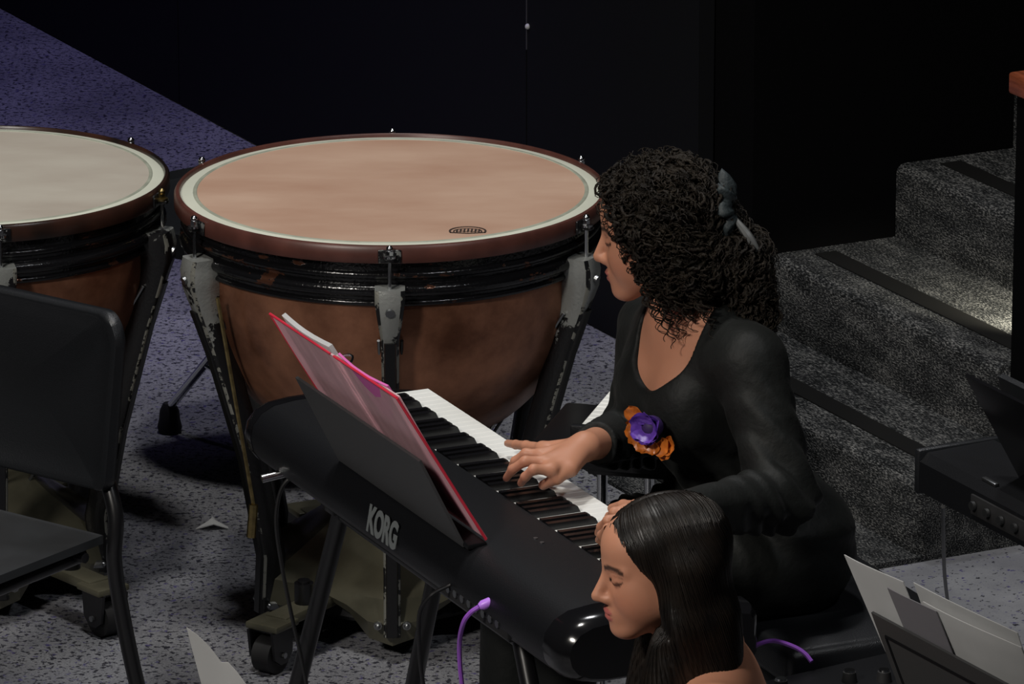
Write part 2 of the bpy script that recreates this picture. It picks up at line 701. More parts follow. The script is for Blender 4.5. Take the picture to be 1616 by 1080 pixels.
# pale seam filler strips seen in the gaps and a bolt
for k, s in enumerate((seams[2], seams[3])):
    for j in range(5):
        z0 = 0.55 + j * 0.26 + 0.03 * k
        bm = B()
        prism(bm, [(s - 0.0014, 0.199), (s + 0.0014, 0.199), (s + 0.0014, 0.21), (s - 0.0014, 0.21)], z0, z0 + (0.14 if j % 2 else 0.2), lambda x, a, b: sp(a, b, x))
        obj('seam_filler', bm, mat('seam_grey', (0.045, 0.045, 0.05), 0.7), wb, smooth=False)
_best = None
for zz in np.linspace(0.3, 2.5, 400):
    q = sp(seams[3], 0.2, zz)
    d = np.array([q.x, q.y, q.z - CAMH])
    vv = 540 - FPX * (d @ UP) / (d @ FWD)
    if _best is None or abs(vv - 42) < _best[0]:
        _best = (abs(vv - 42), zz)
bm = B()
q = sp(seams[3] + 0.008, 0.199, _best[1])
ball(bm, q, 0.007, 10, 8)
obj('wall_bolt', bm, mat('pale_bolt', (0.5, 0.5, 0.5), 0.4), wb)

# dark side wall of the stair opening and far closure
bm = B()
prism(bm, [(-1.29, 0.24), (-1.12, 0.24), (-1.12, 3.2), (-1.29, 3.2)], 0.0, 3.2, lambda x, a, b: sp(a, b, x))
struct('wall_stair_side', bm, M_VOID, smooth=False)
bm = B()
prism(bm, [(-1.12, 3.1), (3.0, 3.1), (3.0, 3.2), (-1.12, 3.2)], 0.0, 3.2, lambda x, a, b: sp(a, b, x))
struct('wall_stair_end', bm, M_VOID, smooth=False)

# carpeted stairs
st = thing('carpeted_stairs', 'grey carpeted steps with black rubber nosing strips rising beside the black wall', 'stairs', (O[0], O[1], 0), ROT_D)
RISE = 0.165


def step_bm(p0, p1, z0, z1, a0, a1):
    # local: x along D, y = E_
    bm = B()
    r = 0.022
    prof = [(p1, z0), (p0, z0)]
    if z1 - z0 > 0.05:
        for k in range(7):
            t = math.pi / 2 * k / 6
            prof.append((p0 + r - r * math.cos(t), z1 - r + r * math.sin(t)))
    else:
        prof += [(p0, z1 - 0.004), (p0 + 0.006, z1)]
    prof.append((p1, z1))
    A = [bm.verts.new((a0, y, z)) for y, z in prof]
    C = [bm.verts.new((a1, y, z)) for y, z in prof]
    n = len(prof)
    for k in range(n):
        bm.faces.new((A[k], A[(k + 1) % n], C[(k + 1) % n], C[k]))
    bm.faces.new(A)
    bm.faces.new(C[::-1])
    be = [e for e in bm.edges if abs(e.verts[0].co.x - a1) < 1e-6 and abs(e.verts[1].co.x - a1) < 1e-6 and e.calc_length() < 0.25 and max(e.verts[0].co.y, e.verts[1].co.y) < p1 - 0.001]
    if z1 - z0 > 0.05:
        bmesh.ops.bevel(bm, geom=be, offset=0.018, segments=3, affect='EDGES')
    return bm


P_R = [-0.315, 0.0, 0.285, 0.60, 0.90, 1.20, 1.5]
for k in range(6):
    z1 = 0.012 if k == 0 else RISE * k
    a1 = 0.0 if k < 2 else -0.155
    obj('step', step_bm(P_R[k], P_R[k + 1] + (0.02 if k < 5 else 0.3), 0.0 if k < 2 else RISE * (k - 1) - 0.02 * 0, z1, -1.115 if k else -1.10, a1), M_CARPET, st, smooth=True, angle=35)
    bm = B()
    y0 = P_R[k] + 0.085
    box(bm, (-0.545, y0 + 0.026, z1 + 0.0012), (1.05, 0.052, 0.003))
    obj('nosing_strip', bm, M_STRIP, st, smooth=False)

# half wall with a wooden cap on the near side of the stairs
hw = thing('half_wall', 'black half wall with orange-brown wooden cap beside the carpeted steps', 'railing', tuple(sp(-0.2, 0.36, 0.0)), ROT_D)
bm = B()
box(bm, (0.128, 0.9, 0.455), (0.16, 1.80, 0.91), bevel=0.004)
obj('post_panel', bm, M_VOID, hw, smooth=False)
bm = B()
box(bm, (0.128, -0.02, 0.455), (0.17, 0.07, 0.91), bevel=0.003)
obj('newel_post', bm, M_VOID, hw, smooth=False)
bm = B()
box(bm, (0.128, 0.88, 0.932), (0.19, 1.90, 0.045), bevel=0.006)
obj('rail_cap', bm, M_WOODCAP, hw)
bm = B()
box(bm, (0.043, 0.20, 0.47), (0.014, 0.09, 0.05), bevel=0.004)
obj('step_light', bm, mat('step_light_housing', (0.05, 0.05, 0.05), 0.4), hw)
pl = sp(-0.165, 0.36 + 0.20, 0.470)
_sl = bpy.data.lights.new('step_lamp', 'SPOT')
_sl.energy = 40.0
_sl.color = (1.0, 0.93, 0.72)
_sl.spot_size = math.radians(58)
_sl.spot_blend = 1.0
_sl.shadow_soft_size = 0.02
_so = bpy.data.objects.new('step_lamp', _sl)
COL.objects.link(_so)
_so.location = pl - Vector((D[0], D[1], 0)) * 0.012
_so.rotation_euler = Vector((-D[0] - E_[0] * 0.12, -D[1] - E_[1] * 0.12, -0.62)).to_track_quat('-Z', 'Y').to_euler()


# ================================================================== TIMPANI
def build_timpano(label, cx, cy, R, ztop, rot0, skin_mat, hoop_mat, cast0):
    s = R / 0.42
    t = thing('timpano', label, 'timpani', (cx, cy, 0), 0.0, 'kettledrums on castered bases')
    zt = ztop
    bm = B()
    lathe(bm, [(0, zt - 0.004), (0.2 * s, zt - 0.004), (0.376 * s, zt - 0.004)], 96)
    hd = obj('drumhead', bm, skin_mat, t)
    bm = B()
    lathe(bm, [(0.376 * s, zt - 0.004), (0.3775 * s, zt - 0.0028), (0.3825 * s, zt - 0.003), (0.384 * s, zt - 0.0042)], 96)
    obj('skin_edge', bm, M_COLLAREDGE, t)
    bm = B()
    lathe(bm, [(0.384 * s, zt - 0.0042), (0.402 * s, zt - 0.006), (0.409 * s, zt - 0.009), (0.411 * s, zt - 0.03)], 96)
    obj('collar', bm, M_COLLAR, t)
    bm = B()
    lathe(bm, [(0.408 * s, zt - 0.034), (0.4085 * s, zt - 0.003), (0.411 * s, zt), (0.417 * s, zt - 0.001), (0.4205 * s, zt - 0.006), (0.421 * s, zt - 0.03), (0.419 * s, zt - 0.034)], 96, closed=True)
    obj('hoop', bm, hoop_mat, t)
    # black ring assembly under the hoop
    z0 = zt - 0.034
    prof = [(0.401 * s, z0 + 0.004), (0.401 * s, z0 - 0.02)]

    def bead(zc, r0, rr, n=8):
        return [(r0 + rr * math.sin(math.pi * k / n), zc + rr * math.cos(math.pi * k / n)) for k in range(n + 1)]
    prof += bead(z0 - 0.028, 0.401 * s, 0.008)
    prof += [(0.399 * s, z0 - 0.045)]
    prof += bead(z0 - 0.058, 0.400 * s, 0.0125)
    prof += [(0.398 * s, z0 - 0.078)]
    prof += bead(z0 - 0.084, 0.397 * s, 0.006)
    prof += [(0.392 * s, z0 - 0.092)]
    bm = B()
    lathe(bm, prof, 96)
    obj('bowl_ring', bm, M_RING, t)
    zb = z0 - 0.090
    depth = 0.385 * s
    prof = []
    for k in range(25):
        a = math.pi / 2 * k / 24
        prof.append((max(0.0, 0.393 * s * (math.cos(a)) ** 0.80 if k < 24 else 0.0), zb - depth * (math.sin(a)) ** 1.12))
    bm = B()
    lathe(bm, prof, 96)
    obj('bowl', bm, M_COPPER, t)
    # lugs, struts, rods
    rl = 0.432 * s
    lug_src = None
    for k in range(6):
        ang = rot0 + k * math.pi / 3
        ca, sa = math.cos(ang), math.sin(ang)
        Rm = Matrix.Rotation(ang, 3, 'Z')

        def W(x, y, z):
            v = Rm @ Vector((x, y, z))
            return (v.x, v.y, v.z)
        lug = bpy.data.objects.new('tension_lug', None)
        # claw plate as the lug mesh itself
        bm = B()
        box(bm, W(0.4225 * s, 0, zt - 0.019), (0.005, 0.044, 0.026), Rm, 0.002)
        box(bm, W(rl, 0, zt - 0.022), (0.026, 0.016, 0.007), Rm, 0.002)
        lug = obj('tension_lug', bm, mat_get_claw(), t)
        bm = B()
        tube(bm, [W(rl, 0, zt - 0.100), W(rl, 0, zt - 0.012)], 0.0038, 8)
        obj('tension_rod', bm, M_CHROME, lug)
        bm = B()
        tube(bm, [W(rl, 0, zt - 0.019), W(rl, 0, zt - 0.015)], 0.0125, 12)
        tube(bm, [W(rl, 0, zt - 0.015), W(rl, 0, zt - 0.006)], 0.0075, 6)
        ball(bm, W(rl, 0, zt - 0.002), 0.0072, 10, 8)
        obj('bolt_head', bm, M_CHROME if k % 2 == 0 or R > 0.4 else M_BRASSCH, lug)
        # strut: bracket + tapering bar down to the base
        bm = B()
        zc = zt - 0.092
        stations = [  # r_center, z, half radial, half tangential
            (0.425 * s, zc + 0.012, 0.022, 0.0285), (0.423 * s, zc - 0.012, 0.030, 0.0285), (0.418 * s, zc - 0.045, 0.033, 0.024),
            (0.408 * s, zc - 0.09, 0.027, 0.0175), (0.375 * s, zc - 0.19, 0.025, 0.0165), (0.310 * s, zc - 0.41, 0.024, 0.0165),
            (0.272 * s, 0.17, 0.024, 0.0165), (0.280 * s, 0.055, 0.022, 0.0165)]
        prev = None
        for (rc, zz, hr, ht) in stations:
            ring = []
            for (sx, sy) in ((1, 0.72), (0.8, 1), (-0.8, 1), (-1, 0.72), (-1, -0.72), (-0.8, -1), (0.8, -1), (1, -0.72)):
                ring.append(bm.verts.new(W(rc + hr * sx, ht * sy, zz)))
            if prev:
                for i in range(8):
                    fc = bm.faces.new((prev[i], prev[(i + 1) % 8], ring[(i + 1) % 8], ring[i]))
                    if i in (0, 6):
                        fc.material_index = 1
            else:
                bm.faces.new(ring[::-1])
            prev = ring
        bm.faces.new(prev)
        stt = obj('strut', bm, [M_STRUT if R > 0.4 else M_STRUT2, M_STRUTEDGE], t, angle=50)
        bm = B()      # raised black web down the outside of the strut
        pts = [(0.436 * s, zc - 0.094), (0.401 * s, zc - 0.19), (0.336 * s, zc - 0.41), (0.298 * s, 0.17), (0.304 * s, 0.058)]
        prev = None
        for (rr, zz) in pts:
            ring = [bm.verts.new(W(rr + dx, y, zz)) for dx, y in ((0.0, -0.0115), (0.004, -0.0095), (0.004, 0.0095), (0.0, 0.0115), (-0.010, 0.0115), (-0.010, -0.0115))]
            if prev:
                for i in range(6):
                    bm.faces.new((prev[i], prev[(i + 1) % 6], ring[(i + 1) % 6], ring[i]))
            else:
                bm.faces.new(ring[::-1])
            prev = ring
        bm.faces.new(prev)
        obj('strut_web', bm, M_BLACKMETAL, stt, angle=50)
        bm = B()
        tube(bm, [W(0.452 * s, 0, zc - 0.028), W(0.458 * s, 0, zc - 0.030)], 0.0085, 10)
        obj('rod_socket', bm, M_STEEL, stt)
        # pull rods converging below the bowl
        for off in (-0.022, 0.022):
            bm = B()
            tube(bm, [W(0.395 * s, off, zc - 0.10), W(0.09, off * 0.4, 0.20)], 0.0032, 6)
            obj('pull_rod', bm, M_STEEL if off < 0 else M_BLACKMETAL, t)
    # base casting: faceted dome with arched cut-outs between six feet
    bm = B()
    segs = 36
    rings = []
    lev = [(0.262, 0.060), (0.278, 0.085), (0.266, 0.125), (0.205, 0.165), (0.15, 0.205), (0.10, 0.245), (0.055, 0.265), (0.055, 0.33)]
    for li, (r, z) in enumerate(lev):
        ring = []
        for k in range(segs):
            a = rot0 + 2 * math.pi * k / segs
            ph = (k % 6)
            bulge = [1.06, 1.0, 0.93, 0.90, 0.93, 1.0][ph] if li < 4 else [1.05, 1.0, 0.97, 0.96, 0.97, 1.0][ph]
            zz = z
            if li == 0:
                zz = [0.030, 0.040, 0.082, 0.098, 0.082, 0.040][ph]
            if li == 1:
                zz = [0.075, 0.08, 0.103, 0.114, 0.103, 0.08][ph]
            ring.append(bm.verts.new((r * s * bulge * math.cos(a), r * s * bulge * math.sin(a), zz)))
        rings.append(ring)
    for a, b in zip(rings[:-1], rings[1:]):
        for k in range(segs):
            bm.faces.new((a[k], a[(k + 1) % segs], b[(k + 1) % segs], b[k]))
    bm.faces.new(rings[-1])
    base = obj('base_casting', bm, M_BASE, t, angle=22)
    bm = B()
    tube(bm, [(0, 0, 0.32), (0, 0, zb - depth + 0.01)], 0.035, 14)
    obj('centre_post', bm, M_BLACKMETAL, t)
    bm = B()
    lathe(bm, [(0.0, 0.05), (0.20 * s, 0.05), (0.21 * s, 0.06), (0.20 * s, 0.09), (0.0, 0.09)], 32)
    obj('base_plate', bm, M_BLACKMETAL, t)
    for k in range(6):
        ang = rot0 + k * math.pi / 3
        for off in (-0.028, 0.028):
            bm = B()
            rr = 0.284 * s
            c = Vector((rr * math.cos(ang) - off * math.sin(ang), rr * math.sin(ang) + off * math.cos(ang), 0.075))
            dv = Vector((math.cos(ang), math.sin(ang), 0.15)).normalized()
            tube(bm, [c - dv * 0.012, c + dv * 0.010], 0.0085, 8)
            ball(bm, c + dv * 0.010, 0.0052, 8, 6)
            obj('base_bolt', bm, M_STEEL, base)
    # three castered outriggers
    for k in range(3):
        ang = cast0 + k * 2 * math.pi / 3
        Rm = Matrix.Rotation(ang, 3, 'Z')

        def W(x, y, z):
            v = Rm @ Vector((x, y, z))
            return (v.x, v.y, v.z)
        bm = B()
        box(bm, W(0.295, 0, 0.098), (0.20, 0.052, 0.022), Rm, 0.005)
        box(bm, W(0.405, 0, 0.098), (0.075, 0.076, 0.014), Rm, 0.004)
        ca = obj('caster', bm, M_BASE, t)
        for sy in (-1, 1):
            bm = B()
            prism(bm, [(-0.034, 0.091), (0.034, 0.091), (0.026, 0.035), (0.008, 0.022), (-0.012, 0.022), (-0.030, 0.04)], sy * 0.028 - 0.003, sy * 0.028 + 0.003, lambda x, a, b: W(0.412 + a, x, b))
            obj('caster_fork', bm, M_BLACKMETAL, ca, smooth=False)
        bm = B()
        tube(bm, [W(0.412, -0.020, 0.037), W(0.412, 0.020, 0.037)], 0.0365, 20)
        obj('caster_wheel', bm, M_DARKRUBBER, ca)
        bm = B()
        tube(bm, [W(0.412, -0.036, 0.040), W(0.412, 0.036, 0.040)], 0.006, 8)
        obj('axle_bolt', bm, M_STEEL, ca)
        bm = B()
        tube(bm, [W(0.30, 0, 0.106), W(0.30, 0, 0.150)], 0.019, 14)
        tube(bm, [W(0.30, 0, 0.150), W(0.30, 0, 0.156)], 0.012, 14)
        obj('caster_cap', bm, M_BLACKMETAL, ca)
    # tuning pedal on the far side
    bm = B()
    pa = math.radians(62)
    Rm = Matrix.Rotation(pa, 3, 'Z') @ Matrix.Rotation(math.radians(14), 3, 'Y')
    prf = []
    for k in range(16):
        a = 2 * math.pi * k / 16
        prf.append((0.37 * s + 0.105 * math.cos(a) * 1.0, 0.043 * math.sin(a) * (1 + 0.15 * math.cos(a))))
    A = [bm.verts.new(Rm @ Vector((x, y, 0.155))) for x, y in prf]
    C = [bm.verts.new(Rm @ Vector((x, y, 0.180))) for x, y in prf]
    for k in range(16):
        bm.faces.new((A[k], A[(k + 1) % 16], C[(k + 1) % 16], C[k]))
    bm.faces.new(A[::-1])
    bm.faces.new(C)
    ped = obj('pedal', bm, M_DARKRUBBER, t)
    bm = B()
    tube(bm, [Rm @ Vector((0.10, 0, 0.150)), Rm @ Vector((0.37 * s, 0, 0.158))], 0.014, 8)
    obj('pedal_arm', bm, M_BASE, ped)
    # gauge linkage beside one strut
    bm = B()
    ang = rot0 + (5 if R > 0.4 else 2) * math.pi / 3 + 0.16
    for q in (0,):
        p0 = (0.425 * s * math.cos(ang), 0.425 * s * math.sin(ang), zb - 0.02)
        p1 = (0.345 * s * math.cos(ang), 0.345 * s * math.sin(ang), 0.30)
        tube(bm, [p0, p1], 0.004, 6)
        tube(bm, [p1, (p1[0] * 1.02, p1[1] * 1.02, 0.235)], 0.009, 8)
    obj('linkage_rod', bm, M_BRASSCH, t)
    return t, hd


def mat_get_claw():
    return MATS.get('lug_claw') or mat_chipped('lug_claw', (0.20, 0.21, 0.20), thresh=0.56, scale=70, under_metal=0.4)


DC = (PZ(617, 303, 0.866))
big, big_head = build_timpano('large copper kettledrum with maroon hoop and tan skin behind the keyboard', DC[0], DC[1], 0.42, 0.875, math.radians(-90 + 0.7), M_SKIN, M_HOOP, math.radians(-124))
M_SKIN2 = mat('pale_worn_drum_skin', (0.44, 0.39, 0.33), 0.42, col2=(0.52, 0.48, 0.41), vscale=4, stretch=(1, 2.0, 1))
M_HOOP2 = mat('dark_worn_hoop', (0.010, 0.007, 0.006), 0.28, col2=(0.045, 0.018, 0.012), vscale=9)
LC = PZ(-42, 278, 0.846)
small, small_head = build_timpano('smaller kettledrum with pale skin and dark worn hoop behind the empty chair', LC[0], LC[1], 0.386, 0.850, math.radians(-78), M_SKIN2, M_HOOP2, math.radians(-50))

# faded maker's crest printed on the big head
bm = B()
cr = PZ(738, 364, 0.871)


def strokes(bm, pts, wd):
    L_, R_ = [], []
    n = len(pts)
    for i, p in enumerate(pts):
        a = np.array(pts[max(i - 1, 0)])
        b = np.array(pts[min(i + 1, n - 1)])
        t = b - a
        t = t / (np.linalg.norm(t) + 1e-9)
        nn = np.array([-t[1], t[0]]) * wd / 2
        L_.append(bm.verts.new((p[0] + nn[0], p[1] + nn[1], 0)))
        R_.append(bm.verts.new((p[0] - nn[0], p[1] - nn[1], 0)))
    for i in range(n - 1):
        bm.faces.new((L_[i], L_[i + 1], R_[i + 1], R_[i]))


arc = [(0.034 * math.cos(math.radians(a)), 0.030 * math.sin(math.radians(a)) - 0.006) for a in range(200, -21, -10)]
strokes(bm, arc, 0.0035)
arc2 = [(x * 0.78, y * 0.62 - 0.004) for x, y in arc]
strokes(bm, arc2, 0.0025)
strokes(bm, [(-0.034, -0.016), (0.0, -0.022), (0.034, -0.016)], 0.004)
for k in range(7):
    x = -0.021 + k * 0.007
    strokes(bm, [(x, -0.013), (x + 0.0015, 0.004 + 0.006 * math.cos(x * 60))], 0.003)
    if k < 6:
        strokes(bm, [(x, -0.011 + 0.006 * (k % 2)), (x + 0.006, -0.008)], 0.0025)
em = obj('head_crest', bm, M_INK, big_head, smooth=False)
em.location = (cr[0] - DC[0], cr[1] - DC[1], 0.8722)

# ================================================================== DRUM THRONE behind the drums
tc_ = PZ(424, 318, 0.60)
th = thing('trap_table', 'low round black percussion table on chrome tripod behind the two kettledrums', 'table', (tc_[0], tc_[1], 0))
bm = B()
lathe(bm, [(0, 0.545), (0.30, 0.545), (0.318, 0.550), (0.322, 0.585), (0.318, 0.602), (0.306, 0.604), (0.30, 0.590), (0, 0.590)], 64)
obj('table_top', bm, M_CHAIR, th)
bm = B()
tube(bm, [(0, 0, 0.14), (0, 0, 0.546)], 0.016, 12)
obj('stand_tube', bm, M_CHROME, th)
bm = B()
tube(bm, [(0, 0, 0.36), (0, 0, 0.42)], 0.026, 12)
obj('collar', bm, M_BLACKMETAL, th)
ft = PZ(268, 682, 0.0)
a0 = math.atan2(ft[1] - tc_[1], ft[0] - tc_[0])
rf = min(0.42, math.hypot(ft[0] - tc_[0], ft[1] - tc_[1]))
for k, da in enumerate((0, -110, -218)):
    a = a0 + math.radians(da)
    c, s_ = math.cos(a), math.sin(a)
    bm = B()
    tube(bm, [(0.02 * c, 0.02 * s_, 0.40), (rf * c, rf * s_, 0.055)], 0.010, 10)
    lg = obj('leg', bm, M_CHROME, th)
    bm = B()
    tube(bm, [(0.02 * c, 0.02 * s_, 0.16), (rf * 0.62 * c, rf * 0.62 * s_, 0.185)], 0.007, 8)
    obj('brace', bm, M_CHROME, lg)
    bm = B()
    lathe(bm, [(0, 0), (0.024, 0), (0.027, 0.012), (0.023, 0.03), (0.021, 0.05), (0.013, 0.066), (0, 0.07)], 16)
    rfo = obj('rubber_foot', bm, M_DARKRUBBER, lg)
    rfo.location = (rf * c, rf * s_, 0)

# ================================================================== EMPTY CHAIR (and one under the front girl)
def build_chair(label, loc, rotz):
    """front = -y local, origin at floor centre of seat"""
    t = thing('orchestra_chair', label, 'chair', loc, rotz)
    W_, Dp = 0.45, 0.42
    bm = B()
    nx, ny = 14, 12

    def sf(u, v):
        return -0.010 * math.sin(math.pi * u) * math.sin(math.pi * min(1, v * 1.1)) - 0.012 * max(0, 0.25 - v) / 0.25
    plate(bm, (-W_ / 2, -Dp / 2, 0.445), (W_, 0, 0), (0, Dp, 0), 0.016, nx, ny, sf)
    bmesh.ops.recalc_face_normals(bm, faces=bm.faces)
    obj('seat', bm, M_SEAT, t, angle=50)
    # backrest: rounded rectangle, curved, thick rolled rim
    bm = B()
    Wb, Hb, z0 = 0.545, 0.335, 0.545
    rc = 0.055

    def surf(x, z, off):
        y = Dp / 2 + 0.030 + 0.12 * (z - z0) * 0.6 - 0.055 * (x / (Wb / 2)) ** 2
        return Vector((x, y + off, z))
    out = []
    for (cx, cz, a0_) in ((Wb / 2 - rc, z0 + Hb - rc, 0), (-Wb / 2 + rc, z0 + Hb - rc, 90), (-Wb / 2 + rc, z0 + rc * 0.6, 180), (Wb / 2 - rc, z0 + rc * 0.6, 270)):
        rr = rc if cz > z0 + 0.1 else rc * 0.6
        for k in range(7):
            a = math.radians(a0_ + 15 * k)
            out.append((cx + (rr if True else 0) * math.cos(a), cz + rr * math.sin(a)))
    n = len(out)
    cxm, czm = 0.0, z0 + Hb / 2
    rings = []
    shr = [(1.0, 0.012), (0.985, -0.003), (0.955, -0.006), (0.90, 0.000), (0.7, 0.003), (0.45, 0.003), (0.2, 0.003), (0.0, 0.003)]
    for s_, off in shr:
        rings.append([bm.verts.new(surf(cxm + (x - cxm) * s_, czm + (z - czm) * s_, off)) for x, z in out] if s_ > 0 else [bm.verts.new(surf(cxm, czm, off))])
    back = [(1.0, 0.022), (0.96, 0.026), (0.9, 0.018), (0.45, 0.016), (0.0, 0.016)]
    rb = []
    for s_, off in back:
        rb.append([bm.verts.new(surf(cxm + (x - cxm) * s_, czm + (z - czm) * s_, off)) for x, z in out] if s_ > 0 else [bm.verts.new(surf(cxm, czm, off))])

    def bridge(a, b):
        for k in range(n):
            k2 = (k + 1) % n
            if len(b) == 1:
                bm.faces.new((a[k], a[k2], b[0]))
            else:
                bm.faces.new((a[k], a[k2], b[k2], b[k]))
    for a, b in zip(rings[:-1], rings[1:]):
        bridge(a, b)
    for a, b in zip(rb[:-1], rb[1:]):
        bridge(a, b)
    bridge(rings[0], rb[0])
    obj('backrest', bm, M_CHAIR, t, angle=60)
    for sx in (-1, 1):
        bm = B()
        x = sx * (W_ / 2 + 0.022)
        pts = smooth_path([(sx * 0.19, Dp / 2 + 0.045, 0.70), (sx * 0.20, Dp / 2 + 0.030, 0.60), (x, Dp / 2 + 0.010, 0.50), (x, Dp / 2 + 0.005, 0.40), (x, Dp / 2 + 0.05, 0.20), (x, Dp / 2 + 0.11, 0.012)], 6)
        tube(bm, pts, [0.015] * len(pts), 10)
        lg = obj('leg', bm, M_BLACKMETAL, t)
        bm = B()
        tube(bm, [(x, Dp / 2 + 0.110, 0.0), (x, Dp / 2 + 0.105, 0.03)], 0.019, 10)
        obj('foot_cap', bm, M_DARKRUBBER, lg)
        bm = B()
        xf_ = sx * (W_ / 2 - 0.035)
        pts = smooth_path([(xf_, Dp / 2 - 0.02, 0.422), (xf_, 0, 0.420), (xf_, -Dp / 2 + 0.06, 0.412), (xf_, -Dp / 2 + 0.01, 0.36), (x, -Dp / 2 - 0.03, 0.012)], 6)
        tube(bm, pts, 0.014, 10)
        lg = obj('leg', bm, M_BLACKMETAL, t)
        bm = B()
        tube(bm, [(x, -Dp / 2 - 0.030, 0.0), (x, -Dp / 2 - 0.028, 0.03)], 0.018, 10)
        obj('foot_cap', bm, M_DARKRUBBER, lg)
    for yy in (-0.12, 0.16):
        bm = B()
        tube(bm, [(-W_ / 2, yy, 0.430), (W_ / 2, yy, 0.430)], 0.010, 8)
        obj('cross_rail', bm, M_BLACKMETAL, t)
    return t


# chair: rear right corner of the seat near px(165,850); faces the camera's left
wdir = np.array([-0.80, 0.60])
fdir = np.array([-0.60, -0.80])
cc = PZ(163, 850, 0.455)[:2] + wdir * 0.225 + fdir * 0.21
build_chair('empty black moulded chair in front of the smaller kettledrum', (cc[0], cc[1], 0), math.atan2(fdir[1], fdir[0]) + math.pi / 2)


# ================================================================== KEYBOARD
AX = np.array([0.42, -0.9075])
NX = np.array([0.9075, 0.42])
KO = np.array([-0.152, 10.942]) - 0.042 * AX
KZ = 0.64
KROT = math.atan2(AX[1], AX[0])


def kw(x, y, z):
    q = KO + AX * x + NX * y
    return Vector((q[0], q[1], KZ + z))


kb = thing('digital_piano', 'long black digital piano seen from its rounded back, on splayed legs', 'keyboard', (KO[0], KO[1], KZ), KROT)
back_prof = [(-0.15, 0.119), (-0.20, 0.121), (-0.26, 0.120), (-0.30, 0.115), (-0.325, 0.103), (-0.341, 0.083), (-0.346, 0.060), (-0.341, 0.036), (-0.328, 0.018), (-0.305, 0.006), (-0.27, 0.0)]
body_prof = [(0.016, 0.0), (0.020, 0.010), (0.020, 0.068), (0.012, 0.078), (-0.002, 0.080), (-0.15, 0.080)] + back_prof
bm = B()
prism(bm, body_prof, 0.040, 1.270)
obj('body', bm, M_BLACKPLASTIC, kb, angle=30)


def cheek(x0, x1, sgn):
    prof = [(0.016, 0.0), (0.022, 0.010), (0.022, 0.078), (0.012, 0.094), (-0.02, 0.102), (-0.12, 0.116)] + back_prof
    bm = B()
    cy, cz = -0.16, 0.06
    xs = np.linspace(0, 1, 8)
    rings = []
    for q in xs:
        xx = x0 + (x1 - x0) * q
        k = 1.006 if q == 0 else 1.006 * (1 - 0.10 * q ** 4)
        kz = 1.01 if q == 0 else 1.01 * (1 - 0.22 * q ** 4)
        rings.append([bm.verts.new((xx, cy + (y - cy) * k, max(-0.0, cz + (z - cz) * kz))) for y, z in prof])
    n = len(prof)
    for a, b in zip(rings[:-1], rings[1:]):
        for i in range(n):
            bm.faces.new((a[i], a[(i + 1) % n], b[(i + 1) % n], b[i]))
    bm.faces.new(rings[0][::-1])
    bm.faces.new(rings[-1])
    return bm


obj('end_cap', cheek(0.040, -0.012, -1), M_GLOSS, kb, angle=35)
obj('end_cap', cheek(1.270, 1.335, 1), M_GLOSS, kb, angle=35)
# keys
pitch = 1.225 / 52
wk = None
for i in range(52):
    if wk is None:
        bm = B()
        box(bm, (0, -0.0745, 0.0), (pitch - 0.0011, 0.150, 0.022), bevel=0.0012, seg=1)
        wk = obj('white_key', bm, M_WHITEKEY, kb, smooth=False)
        o = wk
    else:
        o = copy_mesh(wk, 'white_key', kb)
    o.location = (0.0425 + pitch * (i + 0.5), 0, 0.099)
# from the far (treble) end: C8, then B7.. going down; boundary b lies between white key b and b+1
names = ['C'] + list('BAGFEDC') * 7 + list('BA')
bk = None
for i in range(51):
    hi, lo = names[i], names[i + 1]
    if (hi, lo) in (('C', 'B'), ('F', 'E')):
        continue
    if bk is None:
        bm = B()
        pr = [(-0.150, 0.0), (-0.056, 0.0), (-0.061, 0.0105), (-0.065, 0.0122), (-0.150, 0.0125)]
        hw_ = 0.0058
        A = [bm.verts.new((-0.0068 if z < 0.001 else -hw_, y, z)) for y, z in pr]
        C = [bm.verts.new((0.0068 if z < 0.001 else hw_, y, z)) for y, z in pr]
        for k in range(5):
            bm.faces.new((A[k], A[(k + 1) % 5], C[(k + 1) % 5], C[k]))
        bm.faces.new(A[::-1])
        bm.faces.new(C)
        bk = obj('black_key', bm, M_BLACKKEY, kb, smooth=False)
        o = bk
    else:
        o = copy_mesh(bk, 'black_key', kb)
    o.location = (0.0425 + pitch * (i + 1), 0, 0.1098)
# panel details
bm = B()
for x in (0.93, 0.955):
    tube(bm, [(x, -0.200, 0.119), (x, -0.200, 0.1225)], 0.004, 10)
obj('panel_button', bm, M_STEEL, kb)
bm = B()
box(bm, (0.99, -0.325, 0.042), (0.26, 0.03, 0.042), bevel=0.004)
po = obj('jack_panel', bm, M_DARKRUBBER, kb)
for k in range(8):
    bm = B()
    tube(bm, [(0.89 + 0.028 * k, -0.338, 0.040), (0.89 + 0.028 * k, -0.344, 0.040)], 0.007, 12)
    obj('jack_socket', bm, M_STEEL, po)
bm = B()
tube(bm, [(0.142, -0.325, 0.022), (0.135, -0.365, 0.015)], 0.008, 12)
obj('power_plug', bm, M_CHROME, kb)

# maker's name on the back
cu = bpy.data.curves.new('logo_text', 'FONT')
cu.body = 'KORG'
cu.size = 0.062
cu.extrude = 0.0006
cu.offset = 0.0026
cu.space_character = 0.98
cu.align_x = 'CENTER'
cu.align_y = 'CENTER'
to = bpy.data.objects.new('logo_tmp', cu)
COL.objects.link(to)
bpy.context.view_layer.update()
dg = bpy.context.evaluated_depsgraph_get()
tme = bpy.data.meshes.new_from_object(to.evaluated_get(dg))
bpy.data.objects.remove(to)
lo_ = obj('brand_lettering', tme, M_LOGO, kb, smooth=False)
lo_['label'] = 'grey KORG lettering'
